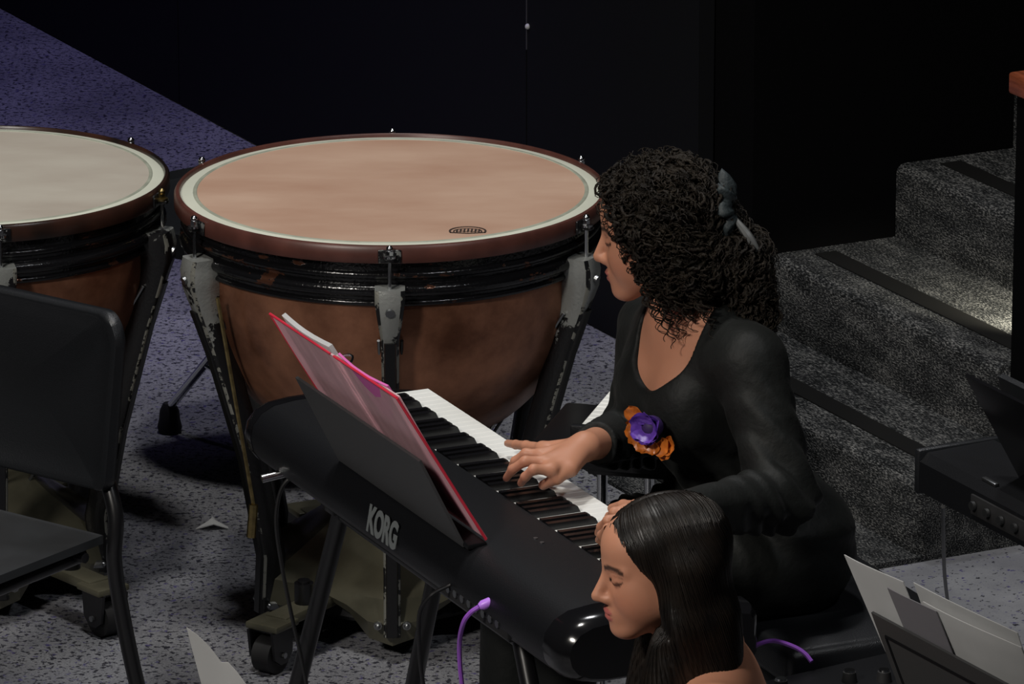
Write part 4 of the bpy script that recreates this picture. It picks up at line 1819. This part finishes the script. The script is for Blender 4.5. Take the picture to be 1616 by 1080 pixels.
def head_sdf():
    it = [(ell((-0.014, 0, 0.034), (0.094, 0.075, 0.083)), 0),
          (ell((0.036, 0, -0.018), (0.052, 0.060, 0.083)), 0.03),
          (ell((0.044, 0, 0.046), (0.044, 0.058, 0.050)), 0.02)]
    for s in (-1, 1):
        it += [(cap((-0.002, s * 0.049, -0.050), (0.066, s * 0.014, -0.096), 0.020, 0.016), 0.04),
               (ell((0.054, s * 0.036, -0.036), (0.024, 0.023, 0.030)), 0.04),
               (cap((0.080, s * 0.010, 0.020), (0.066, s * 0.046, 0.017), 0.009, 0.008), 0.012)]
    it += [(ell((0.076, 0, -0.101), (0.017, 0.019, 0.015)), 0.02),
           (ell((0.080, 0, -0.068), (0.017, 0.027, 0.022)), 0.015)]
    base = fold(it)
    post = [(cap((0.083, 0, 0.012), (0.1085, 0, -0.033), 0.0072, 0.0100), 0.012),
            (ell((0.1065, 0, -0.0355), (0.0098, 0.0092, 0.0082)), 0.006)]
    for s in (-1, 1):
        post += [(ell((0.093, s * 0.0105, -0.0405), (0.0120, 0.0080, 0.0085)), 0.010),
                 (ell((0.0715, s * 0.031, -0.002), (0.0165, 0.0165, 0.0130)), 0.004),
                 (cap((0.082, s * 0.018, 0.0045), (0.070, s * 0.045, 0.0035), 0.0042, 0.0036), 0.006),
                 (ell((-0.008, s * 0.074, -0.010), (0.017, 0.008, 0.029)), 0.008)]
    post += [(ell((0.0955, 0, -0.0640), (0.0075, 0.0195, 0.0052)), 0.004),
             (ell((0.0940, 0, -0.0750), (0.0080, 0.0170, 0.0062)), 0.004)]

    def f(p):
        d = base(p)
        for s in (-1, 1):
            q = ell((0.102, s * 0.033, -0.001), (0.024, 0.019, 0.0165))(p)
            d = smax(d, -q, 0.014)
        for g, k in post:
            d = smin(d, g(p), k)
        # line between the lips, nostrils
        d = smax(d, -ell((0.104, 0, -0.0695), (0.010, 0.019, 0.0014))(p), 0.002)
        for s in (-1, 1):
            d = smax(d, -ell((0.103, s * 0.0065, -0.0475), (0.0045, 0.0032, 0.0045))(p), 0.002)
        return d
    return f


HEAD = head_sdf()


def face_colour(q, skin, lip, brow, blush=0.25):
    """q: points in head space"""
    c = np.tile(np.array(skin), (len(q), 1))

    def put(m, col):
        nonlocal c
        m = np.clip(m, 0, 1)[:, None]
        c = c * (1 - m) + np.array(col) * m
    ay = np.abs(q[:, 1])
    ck = np.exp(-(((q[:, 0] - 0.066) / 0.03) ** 2 + ((ay - 0.045) / 0.022) ** 2 + ((q[:, 2] + 0.040) / 0.024) ** 2))
    put(ck * blush, (skin[0] * 0.95, skin[1] * 0.62, skin[2] * 0.60))
    lu = ell((0.0965, 0, -0.0640), (0.0090, 0.0210, 0.0062))(q)
    ll = ell((0.0950, 0, -0.0755), (0.0095, 0.0185, 0.0072))(q)
    put((0.0012 - np.minimum(lu, ll)) / 0.0015, lip)
    front = q[:, 0] > 0.05
    # eyebrow
    bz = 0.0225 - 10.0 * (ay - 0.030) ** 2
    bm_ = front & (ay > 0.009) & (ay < 0.055)
    put(bm_ * np.clip((0.0055 - np.abs(q[:, 2] - bz)) / 0.002, 0, 1) * 0.9, brow)
    # lash line / eye slit (lids lowered)
    ez = -0.0055 - 8 * (ay - 0.031) ** 2 * -1
    em_ = front & (np.abs(ay - 0.032) < 0.0185)
    put(em_ * np.clip((0.0038 - np.abs(q[:, 2] - ez)) / 0.0014, 0, 1), (0.012, 0.008, 0.006))
    put(em_ * np.clip((0.0016 - np.abs(q[:, 2] - 0.0078 - 0.0)) / 0.0014, 0, 1) * 0.45, brow)
    # lid tint is skin tone, slightly browner
    ed = ell((0.0715, 0.031, -0.002), (0.019, 0.017, 0.014))
    qq = q.copy()
    qq[:, 1] = ay
    put(np.clip((0.002 - ed(qq)) / 0.002, 0, 1) * 0.30 * front, (skin[0] * 0.6, skin[1] * 0.5, skin[2] * 0.5))
    return c


def digit(pts, r):
    out = []
    for i in range(len(pts) - 1):
        out.append((cap(pts[i], pts[i + 1], r[i], r[i + 1]), 0.005))
    return out


def hand_items(wr, mcps, pips, dips, tips, thumb, rp=0.0115):
    it = []
    wr = np.asarray(wr, float)
    for m in mcps:
        it.append((cap(wr + (np.asarray(m) - wr) * 0.12, m, 0.0165, rp), 0.016))
    it.append((cap(mcps[0], mcps[3], rp * 0.95, rp * 0.88), 0.010))
    it.append((cap(wr + (np.asarray(thumb[0]) - wr) * 0.1, thumb[0], 0.017, 0.0145), 0.016))
    for m, a, b, c in zip(mcps, pips, dips, tips):
        it += digit([m, a, b, c], [0.0100, 0.0088, 0.0078, 0.0066])
    it += digit(thumb, [0.0128, 0.0105, 0.0085])
    return it


SKIN_A = (0.48, 0.225, 0.138)
M_PSKIN = mat_attr('warm_skin', 0.48, 0.06)
M_DRESS = mat('black_jersey', (0.0062, 0.0072, 0.0068), 0.60, bump=0.35, bscale=28, spec=0.24)
M_DRESS.node_tree.nodes['Principled BSDF'].inputs['Sheen Weight'].default_value = 0.015
M_CURL = mat('dark_curly_hair', (0.009, 0.0068, 0.0052), 0.50, col2=(0.024, 0.018, 0.012), vscale=30, bump=0.5, bscale=500, spec=0.22)
M_STRAIGHT = mat('glossy_black_hair', (0.0060, 0.0046, 0.0040), 0.42, col2=(0.013, 0.0090, 0.0065), vscale=30, spec=0.4)

# ------------------------------------------------------------------ pianist
fP = A3(-NX[0], -NX[1], 0)
lP = A3(AX[0], AX[1], 0)
ZV = A3(0, 0, 1)
PEL = A3(0.452, 10.575, 0.585)
CH = A3(0.332, 10.530, 0.915)
NB = A3(0.312, 10.522, 1.020)
HC = PY(1033, 362, 10.50)
HR = head_axes((-0.985, 0.12), math.radians(11))
HS, GS = 0.96, np.array([0.95, 0.92, 0.855])                       # head scales
SHL = PY(1182, 572, 10.375)
SHR = PY(1034, 516, 10.685)
ELL_ = PY(1236, 782, 10.27)
ELR = PY(1004, 684, 10.655)
WRL = PZ(1036, 820, 0.812)
WRR = PZ(926, 704, 0.828)
Rt = np.stack([fP, lP, ZV], 1)


def hp(u, v, z):
    return PZ(u, v, z)


right_hand = hand_items(WRR,
                        [hp(870, 742, 0.815), hp(858, 729, 0.821), hp(853, 718, 0.820), hp(856, 708, 0.812)],
                        [hp(842, 741, 0.820), hp(829, 728, 0.824), hp(830, 716, 0.820), hp(830, 704, 0.803)],
                        [hp(829, 753, 0.803), hp(809, 741, 0.806), hp(813, 728, 0.803), hp(814, 702, 0.790)],
                        [hp(822, 763, 0.786), hp(799, 755, 0.788), hp(806, 741, 0.785), hp(801, 700, 0.775)],
                        [hp(900, 740, 0.812), hp(879, 755, 0.800), hp(857, 766, 0.780)])
left_hand = hand_items(WRL,
                       [hp(988, 807, 0.812), hp(981, 819, 0.816), hp(979, 831, 0.812), hp(981, 842, 0.803)],
                       [hp(970, 809, 0.812), hp(960, 822, 0.814), hp(960, 835, 0.810), hp(964, 847, 0.798)],
                       [hp(962, 816, 0.796), hp(949, 832, 0.795), hp(950, 845, 0.792), hp(957, 853, 0.783)],
                       [hp(960, 823, 0.780), hp(944, 842, 0.777), hp(945, 853, 0.775), hp(952, 859, 0.771)],
                       [hp(1004, 802, 0.806), hp(984, 799, 0.796), hp(966, 803, 0.778)])
torso_items = [
    (ell(CH - fP * 0.005, (0.098, 0.140, 0.165), Rt), 0),
    (ell((PEL + CH) / 2 + A3(0, 0, -0.01), (0.092, 0.120, 0.19), Rt), 0.06),
    (ell(PEL + lP * 0.055 + A3(0.0, 0, 0.0), (0.118, 0.110, 0.115), Rt), 0.07),
    (ell(PEL - lP * 0.055, (0.118, 0.110, 0.115), Rt), 0.07),
    (ell(CH + fP * 0.072 + lP * 0.068 - ZV * 0.050, (0.050, 0.060, 0.070), Rt), 0.07),
    (ell(CH + fP * 0.072 - lP * 0.068 - ZV * 0.050, (0.050, 0.060, 0.070), Rt), 0.07),
    (cap(SHL, NB - ZV * 0.030, 0.050, 0.055), 0.05),
    (cap(SHR, NB - ZV * 0.030, 0.050, 0.055), 0.05),
]
KNL = PEL + fP * 0.44 + lP * 0.095 - ZV * 0.035
KNR = PEL + fP * 0.44 - lP * 0.095 - ZV * 0.035
leg_items = []
feet = []
for s, kn in ((1, KNL), (-1, KNR)):
    an = kn + fP * 0.03
    an = A3(an[0], an[1], 0.095)
    leg_items += [(cap(PEL + lP * s * 0.075, kn, 0.092, 0.062), 0.05), (cap(kn, an, 0.060, 0.042), 0.03)]
    feet.append(an)
up_arm = [(cap(SHL, ELL_, 0.056, 0.044), 0.03), (cap(SHR, ELR, 0.056, 0.044), 0.03)]
fore = [(cap(ELL_, WRL, 0.042, 0.0255), 0.02), (cap(ELR, WRR, 0.042, 0.0255), 0.02)]
neck = [(cap(NB, HC + HR @ A3(-0.022, 0, -0.055), 0.054, 0.050), 0.04)]


def in_head(p):
    return (p - HC.astype(np.float32)) @ HR.astype(np.float32) / np.float32(HS)


body_core = fold(torso_items + leg_items + up_arm + fore)
hand_f = [fold(right_hand), fold(left_hand)]
neck_f = fold(neck)
foot_f = [cap(a - ZV * 0.045, a - ZV * 0.058 + fP * 0.14, 0.036, 0.028) for a in feet]


def pianist_body(p):
    d = body_core(p)
    d = smin(d, neck_f(p), 0.045)
    d = smin(d, HEAD(in_head(p)) * HS, 0.025)
    for h in hand_f:
        d = smin(d, h(p), 0.010)
    for h in foot_f:
        d = smin(d, h(p), 0.02)
    return d


pi_root = A3(PEL[0], PEL[1], 0)
pianist = thing('person', 'pianist in black dress with curly dark hair and purple flower corsage, playing', 'person', tuple(pi_root))
V, Q = surface_net(pianist_body, (-0.10, 9.95, 0.0), (0.66, 10.90, 1.34), 0.0031)
col = face_colour(in_head(V), SKIN_A, (0.36, 0.115, 0.095), (0.03, 0.018, 0.012))
# finger nails and knuckles a touch pinker
mobj('body', V, Q, M_PSKIN, pianist, pi_root, col)

# dress: inflated body, scooped neck, cut at the forearms
dr_core = fold(torso_items + leg_items + up_arm)
NHOLE = CH + fP * 0.10 + ZV * 0.088 + lP * 0.026
nh = ell(NHOLE, (0.155, 0.086, 0.106), Rt)
nh2 = ell(NB + ZV * 0.03, (0.075, 0.070, 0.055), Rt)
cut = []
for a, b, q in ((ELL_, WRL, 0.90), (ELR, WRR, 0.80)):
    dd = unit(b - a)
    cut.append((a + (b - a) * q, dd))


def dress_f(p):
    d = dr_core(p)
    for (g, k), (cp_, dd) in zip(fore, cut):
        fa = np.maximum(g(p) - 0.003, (p - cp_) @ dd)
        d = smin(d, fa, 0.016)
    # soft skirt between the thighs
    sk = ell(PEL + fP * 0.20 - ZV * 0.02, (0.27, 0.165, 0.085), Rt)(p)
    d = smin(d, sk, 0.05)
    x, y, z = p[:, 0], p[:, 1], p[:, 2]
    # folds: bunched sleeves near the elbows, diagonal drag lines at the waist
    for el, sh, wr, am in ((ELL_, SHL, WRL, 0.0060), (ELR, SHR, WRR, 0.0045)):
        r = np.sqrt(((p - el) ** 2).sum(1))
        ax = unit(sh - wr)
        ph = (p - el) @ ax
        d = d + am * np.exp(-(r / 0.15) ** 2) * (np.sin(ph * 125 + 2.0 * np.sin(x * 30) + 1.2 * np.sin(z * 27)) - 0.6)
    wz = np.exp(-((z - 0.70) / 0.10) ** 2)
    d = d + 0.0065 * wz * (np.sin(z * 85 + x * 50 - y * 20 + 1.5 * np.sin(x * 30)) - 0.5)
    d = d - 0.0065
    d = smax(d, -nh(p), 0.006)
    d = smax(d, -nh2(p), 0.006)
    return d


V, Q = surface_net(dress_f, (-0.10, 9.95, 0.08), (0.66, 10.90, 1.12), 0.0037)
mobj('dress', V, Q, M_DRESS, pianist, pi_root)
for a in feet:
    V, Q = surface_net(fold([(cap(a - ZV * 0.045, a - ZV * 0.058 + fP * 0.14, 0.040, 0.032), 0)]), a - A3(0.25, 0.25, 0.095), a + A3(0.15, 0.15, 0.06), 0.006)
    V[:, 2] = np.maximum(V[:, 2], 0.001)
    mobj('shoe', V, Q, M_GLOSS, pianist, pi_root)


# curly hair: dark under-volume plus hundreds of coiled locks
def hair_vol(q):
    d = ell((-0.016, 0, 0.034), (0.114, 0.096, 0.092))(q)
    d = smin(d, ell((-0.012, 0.066, -0.015), (0.064, 0.038, 0.085))(q), 0.03)
    d = smin(d, ell((-0.012, -0.066, -0.015), (0.064, 0.038, 0.085))(q), 0.03)
    d = smin(d, cap((-0.110, 0, -0.01), (-0.138, 0.015, -0.075), 0.040, 0.050)(q), 0.03)
    d = smin(d, cap((-0.138, 0.015, -0.075), (-0.150, 0.03, -0.175), 0.050, 0.034)(q), 0.02)
    d = smin(d, ell((-0.055, 0.03, -0.070), (0.060, 0.070, 0.075))(q), 0.03)
    # keep the face clear
    xb = 0.062 + 0.30 * np.clip(q[:, 2] - 0.03, -0.2, 0.0) + 0.62 * np.clip(q[:, 2] - 0.03, 0, 0.06) + 0.12 * np.clip(q[:, 2] + 0.02, -0.2, 0)
    d = smax(d, q[:, 0] - xb, 0.02)
    return d


def to_world(q, C=None, R=None):
    return (HC if C is None else C) + (q * (HS if C is None else GS)) @ (HR if R is None else R).T


V, Q = surface_net(hair_vol, (-0.26, -0.16, -0.25), (0.14, 0.16, 0.17), 0.005)
bumpn = 0.006 * np.sin(V[:, 0] * 210 + 3 * np.sin(V[:, 2] * 90)) * np.sin(V[:, 2] * 230 + 2 * np.sin(V[:, 1] * 120))
V = V + gradf(hair_vol, V) * (bumpn - 0.004)[:, None]
hair = mobj('hair', to_world(V), Q, M_CURL, pianist, pi_root)
hr = np.random.default_rng(11)


def curls(seeds, flow, T, step, coil, turns, rad, lift):
    n = len(seeds)
    p = seeds.copy()
    path = []
    for i in range(T):
        g = gradf(hair_vol, p)
        fl = flow(p)
        dv = fl - g * (fl * g).sum(1, keepdims=True) * 0.8
        dv /= np.linalg.norm(dv, axis=1, keepdims=True) + 1e-9
        path.append(p + g * lift[:, None])
        p = p + dv * step[:, None]
        p = p - g * np.clip(hair_vol(p), -0.006, 0.003)[:, None]
    P = np.stack(path, 1)
    t = np.gradient(P, axis=1)
    t /= np.linalg.norm(t, axis=2, keepdims=True) + 1e-9
    ref = hr.normal(size=(n, 1, 3))
    a = np.cross(t, ref)
    a /= np.linalg.norm(a, axis=2, keepdims=True) + 1e-9
    b = np.cross(t, a)
    ph = hr.uniform(0, 6.28, (n, 1)) + np.linspace(0, 1, T)[None] * turns[:, None] * 6.28
    P = P + coil[:, None, None] * (a * np.cos(ph)[..., None] + b * np.sin(ph)[..., None])
    R = rad[:, None] * (0.55 + 0.45 * np.sin(np.linspace(0.25, 3.0, T)))[None]
    return strand_mesh(P, R, 6)


def pick(vs, n):
    return vs[hr.integers(0, len(vs), n)]


hv = V
sc_loc = A3(-0.130, 0.0, 0.006)


def flow_cap(p):
    v = sc_loc - p
    v /= np.linalg.norm(v, axis=1, keepdims=True) + 1e-9
    back = p[:, 0] < -0.10
    v[back] = A3(-0.1, 0.05, -1)
    return v + hr.normal(size=p.shape) * 0.55


n1 = 620
Va, Qa = curls(pick(hv, n1), flow_cap, 26, hr.uniform(0.0020, 0.0040, n1), hr.uniform(0.004, 0.0115, n1), hr.uniform(0.9, 2.3, n1), hr.uniform(0.0018, 0.0040, n1), hr.uniform(-0.004, 0.009, n1))
mobj('curly_locks', to_world(Va), Qa, M_CURL, hair, pi_root)
n1 = 800
Va, Qa = curls(pick(hv, n1), flow_cap, 24, hr.uniform(0.0015, 0.0035, n1), hr.uniform(0.004, 0.0115, n1), hr.uniform(0.8, 2.2, n1), hr.uniform(0.0006, 0.0012, n1), hr.uniform(0.001, 0.014, n1))
mobj('fine_curls', to_world(Va), Qa, M_CURL, hair, pi_root)
# loose coils hanging beside the cheek and on the neck
starts = np.stack([hr.uniform(-0.07, 0.035, 70), hr.uniform(0.055, 0.100, 70), hr.uniform(-0.10, -0.03, 70)], 1)
T = 34
tt = np.linspace(0, 1, T)
ln = hr.uniform(0.05, 0.125, 70)
P = starts[:, None, :] + np.stack([hr.normal(0, 0.010, 70)[:, None] * tt - 0.02 * tt, hr.normal(0, 0.012, 70)[:, None] * tt, -ln[:, None] * tt], -1)
ph = hr.uniform(0, 6.28, (70, 1)) + tt[None] * (ln[:, None] / 0.026) * 6.28
cr_ = hr.uniform(0.005, 0.0095, 70)[:, None]
P = P + np.stack([cr_ * np.cos(ph), cr_ * np.sin(ph), 0 * ph], -1)
Va, Qa = strand_mesh(P, hr.uniform(0.0014, 0.0030, 70)[:, None] * (1.1 - 0.8 * tt)[None], 4)
mobj('loose_coils', to_world(Va), Qa, M_CURL, hair, pi_root)
# fly-away front curl on the forehead
bm = B()
pts = [A3(0.066 + 0.010 * math.sin(t * 2.2), 0.030 + 0.012 * t, 0.075 - 0.035 * t + 0.006 * math.cos(t * 5)) for t in np.linspace(0, 2.2, 24)]
tube(bm, [Vector(to_world(p[None])[0] - pi_root) for p in pts], 0.0012, 5)
obj('forehead_curl', bm, M_CURL, hair)

# scrunchie: ruffled fabric ring with a loose tail
ns, nr = 60, 10
V = []
for i in range(ns):
    a = 2 * math.pi * i / ns
    ruf = 0.010 * math.sin(9 * a) + 0.006 * math.sin(17 * a + 1)
    for j in range(nr):
        b = 2 * math.pi * j / nr
        rr = 0.034 + (0.017 + ruf * 0.9) * math.cos(b) + (0.008 if j == 0 else 0)
        V.append(sc_loc + A3(-0.006 + (0.016 + 0.3 * ruf) * math.sin(b) + 0.004 * math.sin(7 * a), rr * math.cos(a), rr * math.sin(a) * 1.05 + 0.012))
Q = [[i * nr + j, ((i + 1) % ns) * nr + j, ((i + 1) % ns) * nr + (j + 1) % nr, i * nr + (j + 1) % nr] for i in range(ns) for j in range(nr)]
M_SCR = mat('slate_scrunchie_fabric', (0.022, 0.030, 0.033), 0.6, bump=0.3, bscale=120, spec=0.4)
so = mobj('scrunchie', to_world(np.array(V)), Q, M_SCR, pianist, pi_root)
bm = B()
tp = [A3(-0.150, 0.030, 0.005), A3(-0.166, 0.046, -0.018), A3(-0.176, 0.052, -0.038), A3(-0.184, 0.055, -0.055)]
tube(bm, [Vector(to_world(np.array(p)[None])[0] - pi_root) for p in smooth_path(tp, 5)], [0.004 + 0.004 * math.sin(math.pi * k / 15) for k in range(16)], 8)
obj('scrunchie_tail', bm, mat('grey_satin', (0.085, 0.088, 0.088), 0.4), so)

# corsage pinned on the dress
cam_right = A3(1, 0, 0)
hitp = raycast(dress_f, 1048, 676, 9.9, 11.0)
nrm = gradf(dress_f, hitp[None], 0.006)[0]
nrm = unit(nrm + A3(-0.2, -0.7, 0.25))
hitp = hitp - cam_right * 0.014 + nrm * 0.006
cz_ = unit(ZV - nrm * nrm[2])
cx_ = np.cross(cz_, nrm)                          # image right


def cw(x, z, d):
    return Vector(hitp + (cx_ * x + cz_ * z) * 1.3 + nrm * d - pi_root)


cor = obj('corsage', ball(B(), cw(0.0, 0.004, 0.008), 0.020, 16, 10), mat('deep_violet_felt', (0.030, 0.012, 0.085), 0.6), pianist)
M_VIO = mat('violet_satin', (0.115, 0.045, 0.36), 0.38, var=0.25, vscale=40)
M_ORA = mat('orange_satin', (0.46, 0.125, 0.016), 0.36, var=0.3, vscale=45)


def petal(c, ang, w, l, tilt, m, curl=0.35):
    """cupped petal starting at c, pointing along ang in the corsage plane"""
    bm = B()
    G = {}
    nu, nv = 8, 7
    for i in range(nu + 1):
        for j in range(nv + 1):
            u = i / nu * 2 - 1
            v = j / nv
            ww = w * math.sin(math.pi * min(1, 0.18 + 0.72 * v)) ** 0.7
            x, y = u * ww, v * l * math.cos(tilt)
            d = v * l * math.sin(tilt) + curl * w * (u * u) + 0.0015 * math.sin(9 * v + 5 * u)
            X = c[0] + x * math.cos(ang) - y * math.sin(ang)
            Z_ = c[1] + x * math.sin(ang) + y * math.cos(ang)
            for s in (0, 1):
                G[s, i, j] = bm.verts.new(cw(X, Z_, c[2] + d + s * 0.0009))
    for i in range(nu):
        for j in range(nv):
            for s in (0, 1):
                bm.faces.new((G[s, i, j], G[s, i + 1, j], G[s, i + 1, j + 1], G[s, i, j + 1]))
    for i in range(nu):
        for j in (0, nv):
            bm.faces.new((G[0, i, j], G[0, i + 1, j], G[1, i + 1, j], G[1, i, j]))
    for j in range(nv):
        for i in (0, nu):
            bm.faces.new((G[0, i, j], G[0, i, j + 1], G[1, i, j + 1], G[1, i, j]))
    return obj('petal', bm, m, cor)


for k, (an, tl) in enumerate(((20, 0.9), (95, 0.8), (165, 0.95), (235, 0.85), (305, 0.9))):
    petal((0.000, 0.006, 0.014), math.radians(an), 0.020, 0.029, tl, M_VIO, 0.25)
petal((0.0, 0.010, 0.024), math.radians(10), 0.013, 0.014, 0.5, M_VIO, 0.3)
petal((0.002, -0.004, 0.024), math.radians(180), 0.013, 0.014, 0.4, M_VIO, 0.3)
for (c, an, w_, l_, tl) in (((-0.018, -0.002, 0.010), 80, 0.014, 0.018, 0.4), ((-0.016, 0.012, 0.010), 50, 0.012, 0.024, 0.35), ((-0.010, -0.010, 0.010), 140, 0.016, 0.020, 0.4),
                            ((0.002, -0.014, 0.012), 178, 0.017, 0.018, 0.4), ((0.014, -0.012, 0.012), 225, 0.014, 0.022, 0.4), ((0.024, -0.014, 0.010), 260, 0.014, 0.018, 0.5), ((0.022, -0.020, 0.008), 200, 0.011, 0.018, 0.5)):
    petal(c, math.radians(an), w_, l_, tl, M_ORA, 0.45)

# ------------------------------------------------------------------ girl in front with long straight hair
GC = PY(1044, 889, 8.95)
GR = head_axes((-0.972, -0.20), math.radians(9))
fG, lG = A3(-1, 0, 0), A3(0, -1, 0)
RG = np.stack([fG, lG, ZV], 1)
GNB = GC + A3(0.055, 0.0, -0.165)
GSL = GNB + lG * 0.160 + A3(0.022, 0, -0.035)
GSR = GNB - lG * 0.165 + A3(0.020, 0, -0.025)
GP = A3(GC[0] + 0.13, GC[1], 0.565)
GCH = (GNB + GP) / 2 + A3(-0.01, 0, 0.06)


def in_ghead(p):
    return (p - GC.astype(np.float32)) @ GR.astype(np.float32) / GS.astype(np.float32)


g_items = [(ell(GCH, (0.090, 0.140, 0.17), RG), 0), (ell((GP + GCH) / 2, (0.09, 0.12, 0.17), RG), 0.06), (ell(GP, (0.115, 0.165, 0.105), RG), 0.06),
           (cap(GSL, GNB - ZV * 0.03, 0.050, 0.055), 0.05), (cap(GSR, GNB - ZV * 0.03, 0.050, 0.055), 0.05)]
for s in (1, -1):
    kn = GP + fG * 0.42 + lG * s * 0.10 - ZV * 0.035
    g_items += [(cap(GP + lG * s * 0.08, kn, 0.088, 0.06), 0.05), (cap(kn, A3(kn[0] - 0.02, kn[1], 0.09), 0.055, 0.038), 0.03), (cap(A3(kn[0] - 0.02, kn[1], 0.045), A3(kn[0] - 0.16, kn[1], 0.035), 0.036, 0.028), 0.02)]
g_legs = g_items[5:]
GEL, GER = GSL + A3(-0.03, -0.03, -0.25), GSR + A3(-0.03, 0.03, -0.25)
GWL, GWR = GEL + A3(-0.20, 0.10, 0.02), GER + A3(-0.20, -0.10, 0.02)
g_arms = [(cap(GSL, GEL, 0.049, 0.038), 0.03), (cap(GEL, GWL, 0.037, 0.025), 0.02), (cap(GSR, GER, 0.049, 0.038), 0.03), (cap(GER, GWR, 0.037, 0.025), 0.02)]
g_hands = []
for wr, s in ((GWL, 1), (GWR, -1)):
    lat = lG * s * -1                              # thumb side points inwards
    mc = [wr + fG * 0.085 + lat * (0.030 - 0.020 * i) for i in range(4)]
    pp = [m + fG * L - ZV * 0.008 for m, L in zip(mc, (0.034, 0.038, 0.036, 0.028))]
    dp = [m + fG * L - ZV * 0.016 for m, L in zip(pp, (0.016, 0.018, 0.017, 0.013))]
    tp = [m + fG * L - ZV * 0.016 for m, L in zip(dp, (0.013, 0.015, 0.014, 0.011))]
    g_hands.append(fold(hand_items(wr, mc, pp, dp, tp, [wr + fG * 0.040 + lat * 0.036, wr + fG * 0.068 + lat * 0.052, wr + fG * 0.092 + lat * 0.054])))
g_core = fold(g_items + g_arms)
g_neck = cap(GNB, GC + GR @ A3(-0.022, 0, -0.055), 0.053, 0.049)


def girl_body(p):
    d = g_core(p)
    d = smin(d, g_neck(p), 0.045)
    d = smin(d, HEAD(in_ghead(p)) * np.float32(0.87), 0.025)
    for h in g_hands:
        d = smin(d, h(p), 0.010)
    return d


g_root = A3(GP[0], GP[1], 0)
girl = thing('person', 'girl with long straight black hair and bare shoulders, in profile before the keyboard', 'person', tuple(g_root))
V, Q = surface_net(girl_body, (GC[0] - 0.50, GC[1] - 0.35, 0.0), (GC[0] + 0.30, GC[1] + 0.35, GC[2] + 0.16), 0.0032)
col = face_colour(in_ghead(V), (0.52, 0.240, 0.150), (0.42, 0.12, 0.105), (0.022, 0.013, 0.010), 0.35)
mobj('body', V, Q, M_PSKIN, girl, g_root, col)
gt = fold(g_items)
gh = ell(GNB + ZV * 0.01, (0.14, 0.155, 0.085), RG)


def gdress(p):
    return np.maximum(np.maximum(gt(p) - 0.006, -gh(p)), p[:, 2] - (GNB[2] - 0.03))


V, Q = surface_net(gdress, (GC[0] - 0.50, GC[1] - 0.35, 0.12), (GC[0] + 0.30, GC[1] + 0.35, GC[2] + 0.0), 0.006)
mobj('black_top', V, Q, M_DRESS, girl, g_root)


def ghair(q):
    d = ell((-0.013, 0, 0.034), (0.103, 0.086, 0.091))(q)
    # sides and back falling straight
    d = smin(d, cap((-0.030, 0.058, 0.0), (-0.008, 0.070, -0.09), 0.050, 0.046)(q), 0.025)
    d = smin(d, cap((-0.035, -0.058, 0.0), (-0.020, -0.075, -0.10), 0.048, 0.042)(q), 0.025)
    d = smin(d, cap((-0.008, 0.070, -0.09), (0.120, 0.070, -0.46), 0.044, 0.056)(q), 0.02)
    d = smin(d, cap((-0.020, -0.075, -0.10), (0.095, -0.080, -0.46), 0.042, 0.050)(q), 0.02)
    d = smin(d, ell((-0.060, 0, -0.10), (0.046, 0.085, 0.20))(q), 0.03)
    d = smin(d, cap((-0.045, 0.055, -0.10), (-0.005, 0.105, -0.40), 0.050, 0.055)(q), 0.03)
    xb = 0.082 - 0.56 * np.clip(0.085 - q[:, 2], 0, 0.09) - 0.10 * np.clip(-q[:, 2], 0, 0.08) + 1.5 * np.clip(-q[:, 2] - 0.095, 0, 0.3)
    xb = np.where(q[:, 2] > 0.085, 0.082 + 0.2 * (q[:, 2] - 0.085), xb)
    # face opening: only near the middle, hair may lie at the sides
    d = smax(d, q[:, 0] - xb, 0.012)
    return d


V, Q = surface_net(ghair, (-0.17, -0.19, -0.54), (0.17, 0.19, 0.16), 0.004)
gr_ = 0.0011 * np.sin(np.arctan2(V[:, 1], V[:, 0] + 0.02) * 90 + 2 * np.sin(V[:, 2] * 25)) * np.clip((0.06 - V[:, 2]) / 0.05, 0.15, 1)
part = -0.005 * np.exp(-((V[:, 1] + 0.010) / 0.004) ** 2) * (V[:, 2] > 0.09)
V = V + gradf(ghair, V) * (gr_ + part)[:, None]
ghair_o = mobj('hair', to_world(V, GC, GR), Q, M_STRAIGHT, girl, g_root)
# strands combed from the parting down over the volume
n = 950
hr = np.random.default_rng(5)
top = V[(V[:, 2] > 0.02)]
p = top[hr.integers(0, len(top), n)]
path = []
T = 46
lift = hr.uniform(-0.0002, 0.0009, n)
for i in range(T):
    g = gradf(ghair, p)
    side = np.sign(p[:, 1] + 0.010)
    fl = np.stack([-0.15 + 0 * side, 0.75 * side * (p[:, 2] > 0.07), -1.0 + 0 * side], 1)
    dv = fl - g * (fl * g).sum(1, keepdims=True)
    dv /= np.linalg.norm(dv, axis=1, keepdims=True) + 1e-9
    path.append(p + g * lift[:, None])
    p = p + dv * 0.0075
    p = p - g * np.clip(ghair(p), -0.006, 0.006)[:, None]
P = np.stack(path, 1)
Va, Qa = strand_mesh(P, np.full((n, 1), 0.0009) * np.linspace(1, 0.35, T)[None], 4)
mobj('combed_strands', to_world(Va, GC, GR), Qa, M_STRAIGHT, ghair_o, g_root)
gst = thing('low_stool', 'black round stool under the girl with long straight hair', 'stool', (GP[0], GP[1], 0))
bm = B()
lathe(bm, [(0, 0.41), (0.155, 0.41), (0.165, 0.42), (0.165, 0.445), (0.155, 0.456), (0, 0.458)], 32)
obj('seat', bm, M_CHAIR, gst)
for k in range(4):
    a = math.pi / 4 + k * math.pi / 2
    bm = B()
    tube(bm, [(0.11 * math.cos(a), 0.11 * math.sin(a), 0.41), (0.17 * math.cos(a), 0.17 * math.sin(a), 0.0)], 0.012, 10)
    obj('leg', bm, M_BLACKMETAL, gst)
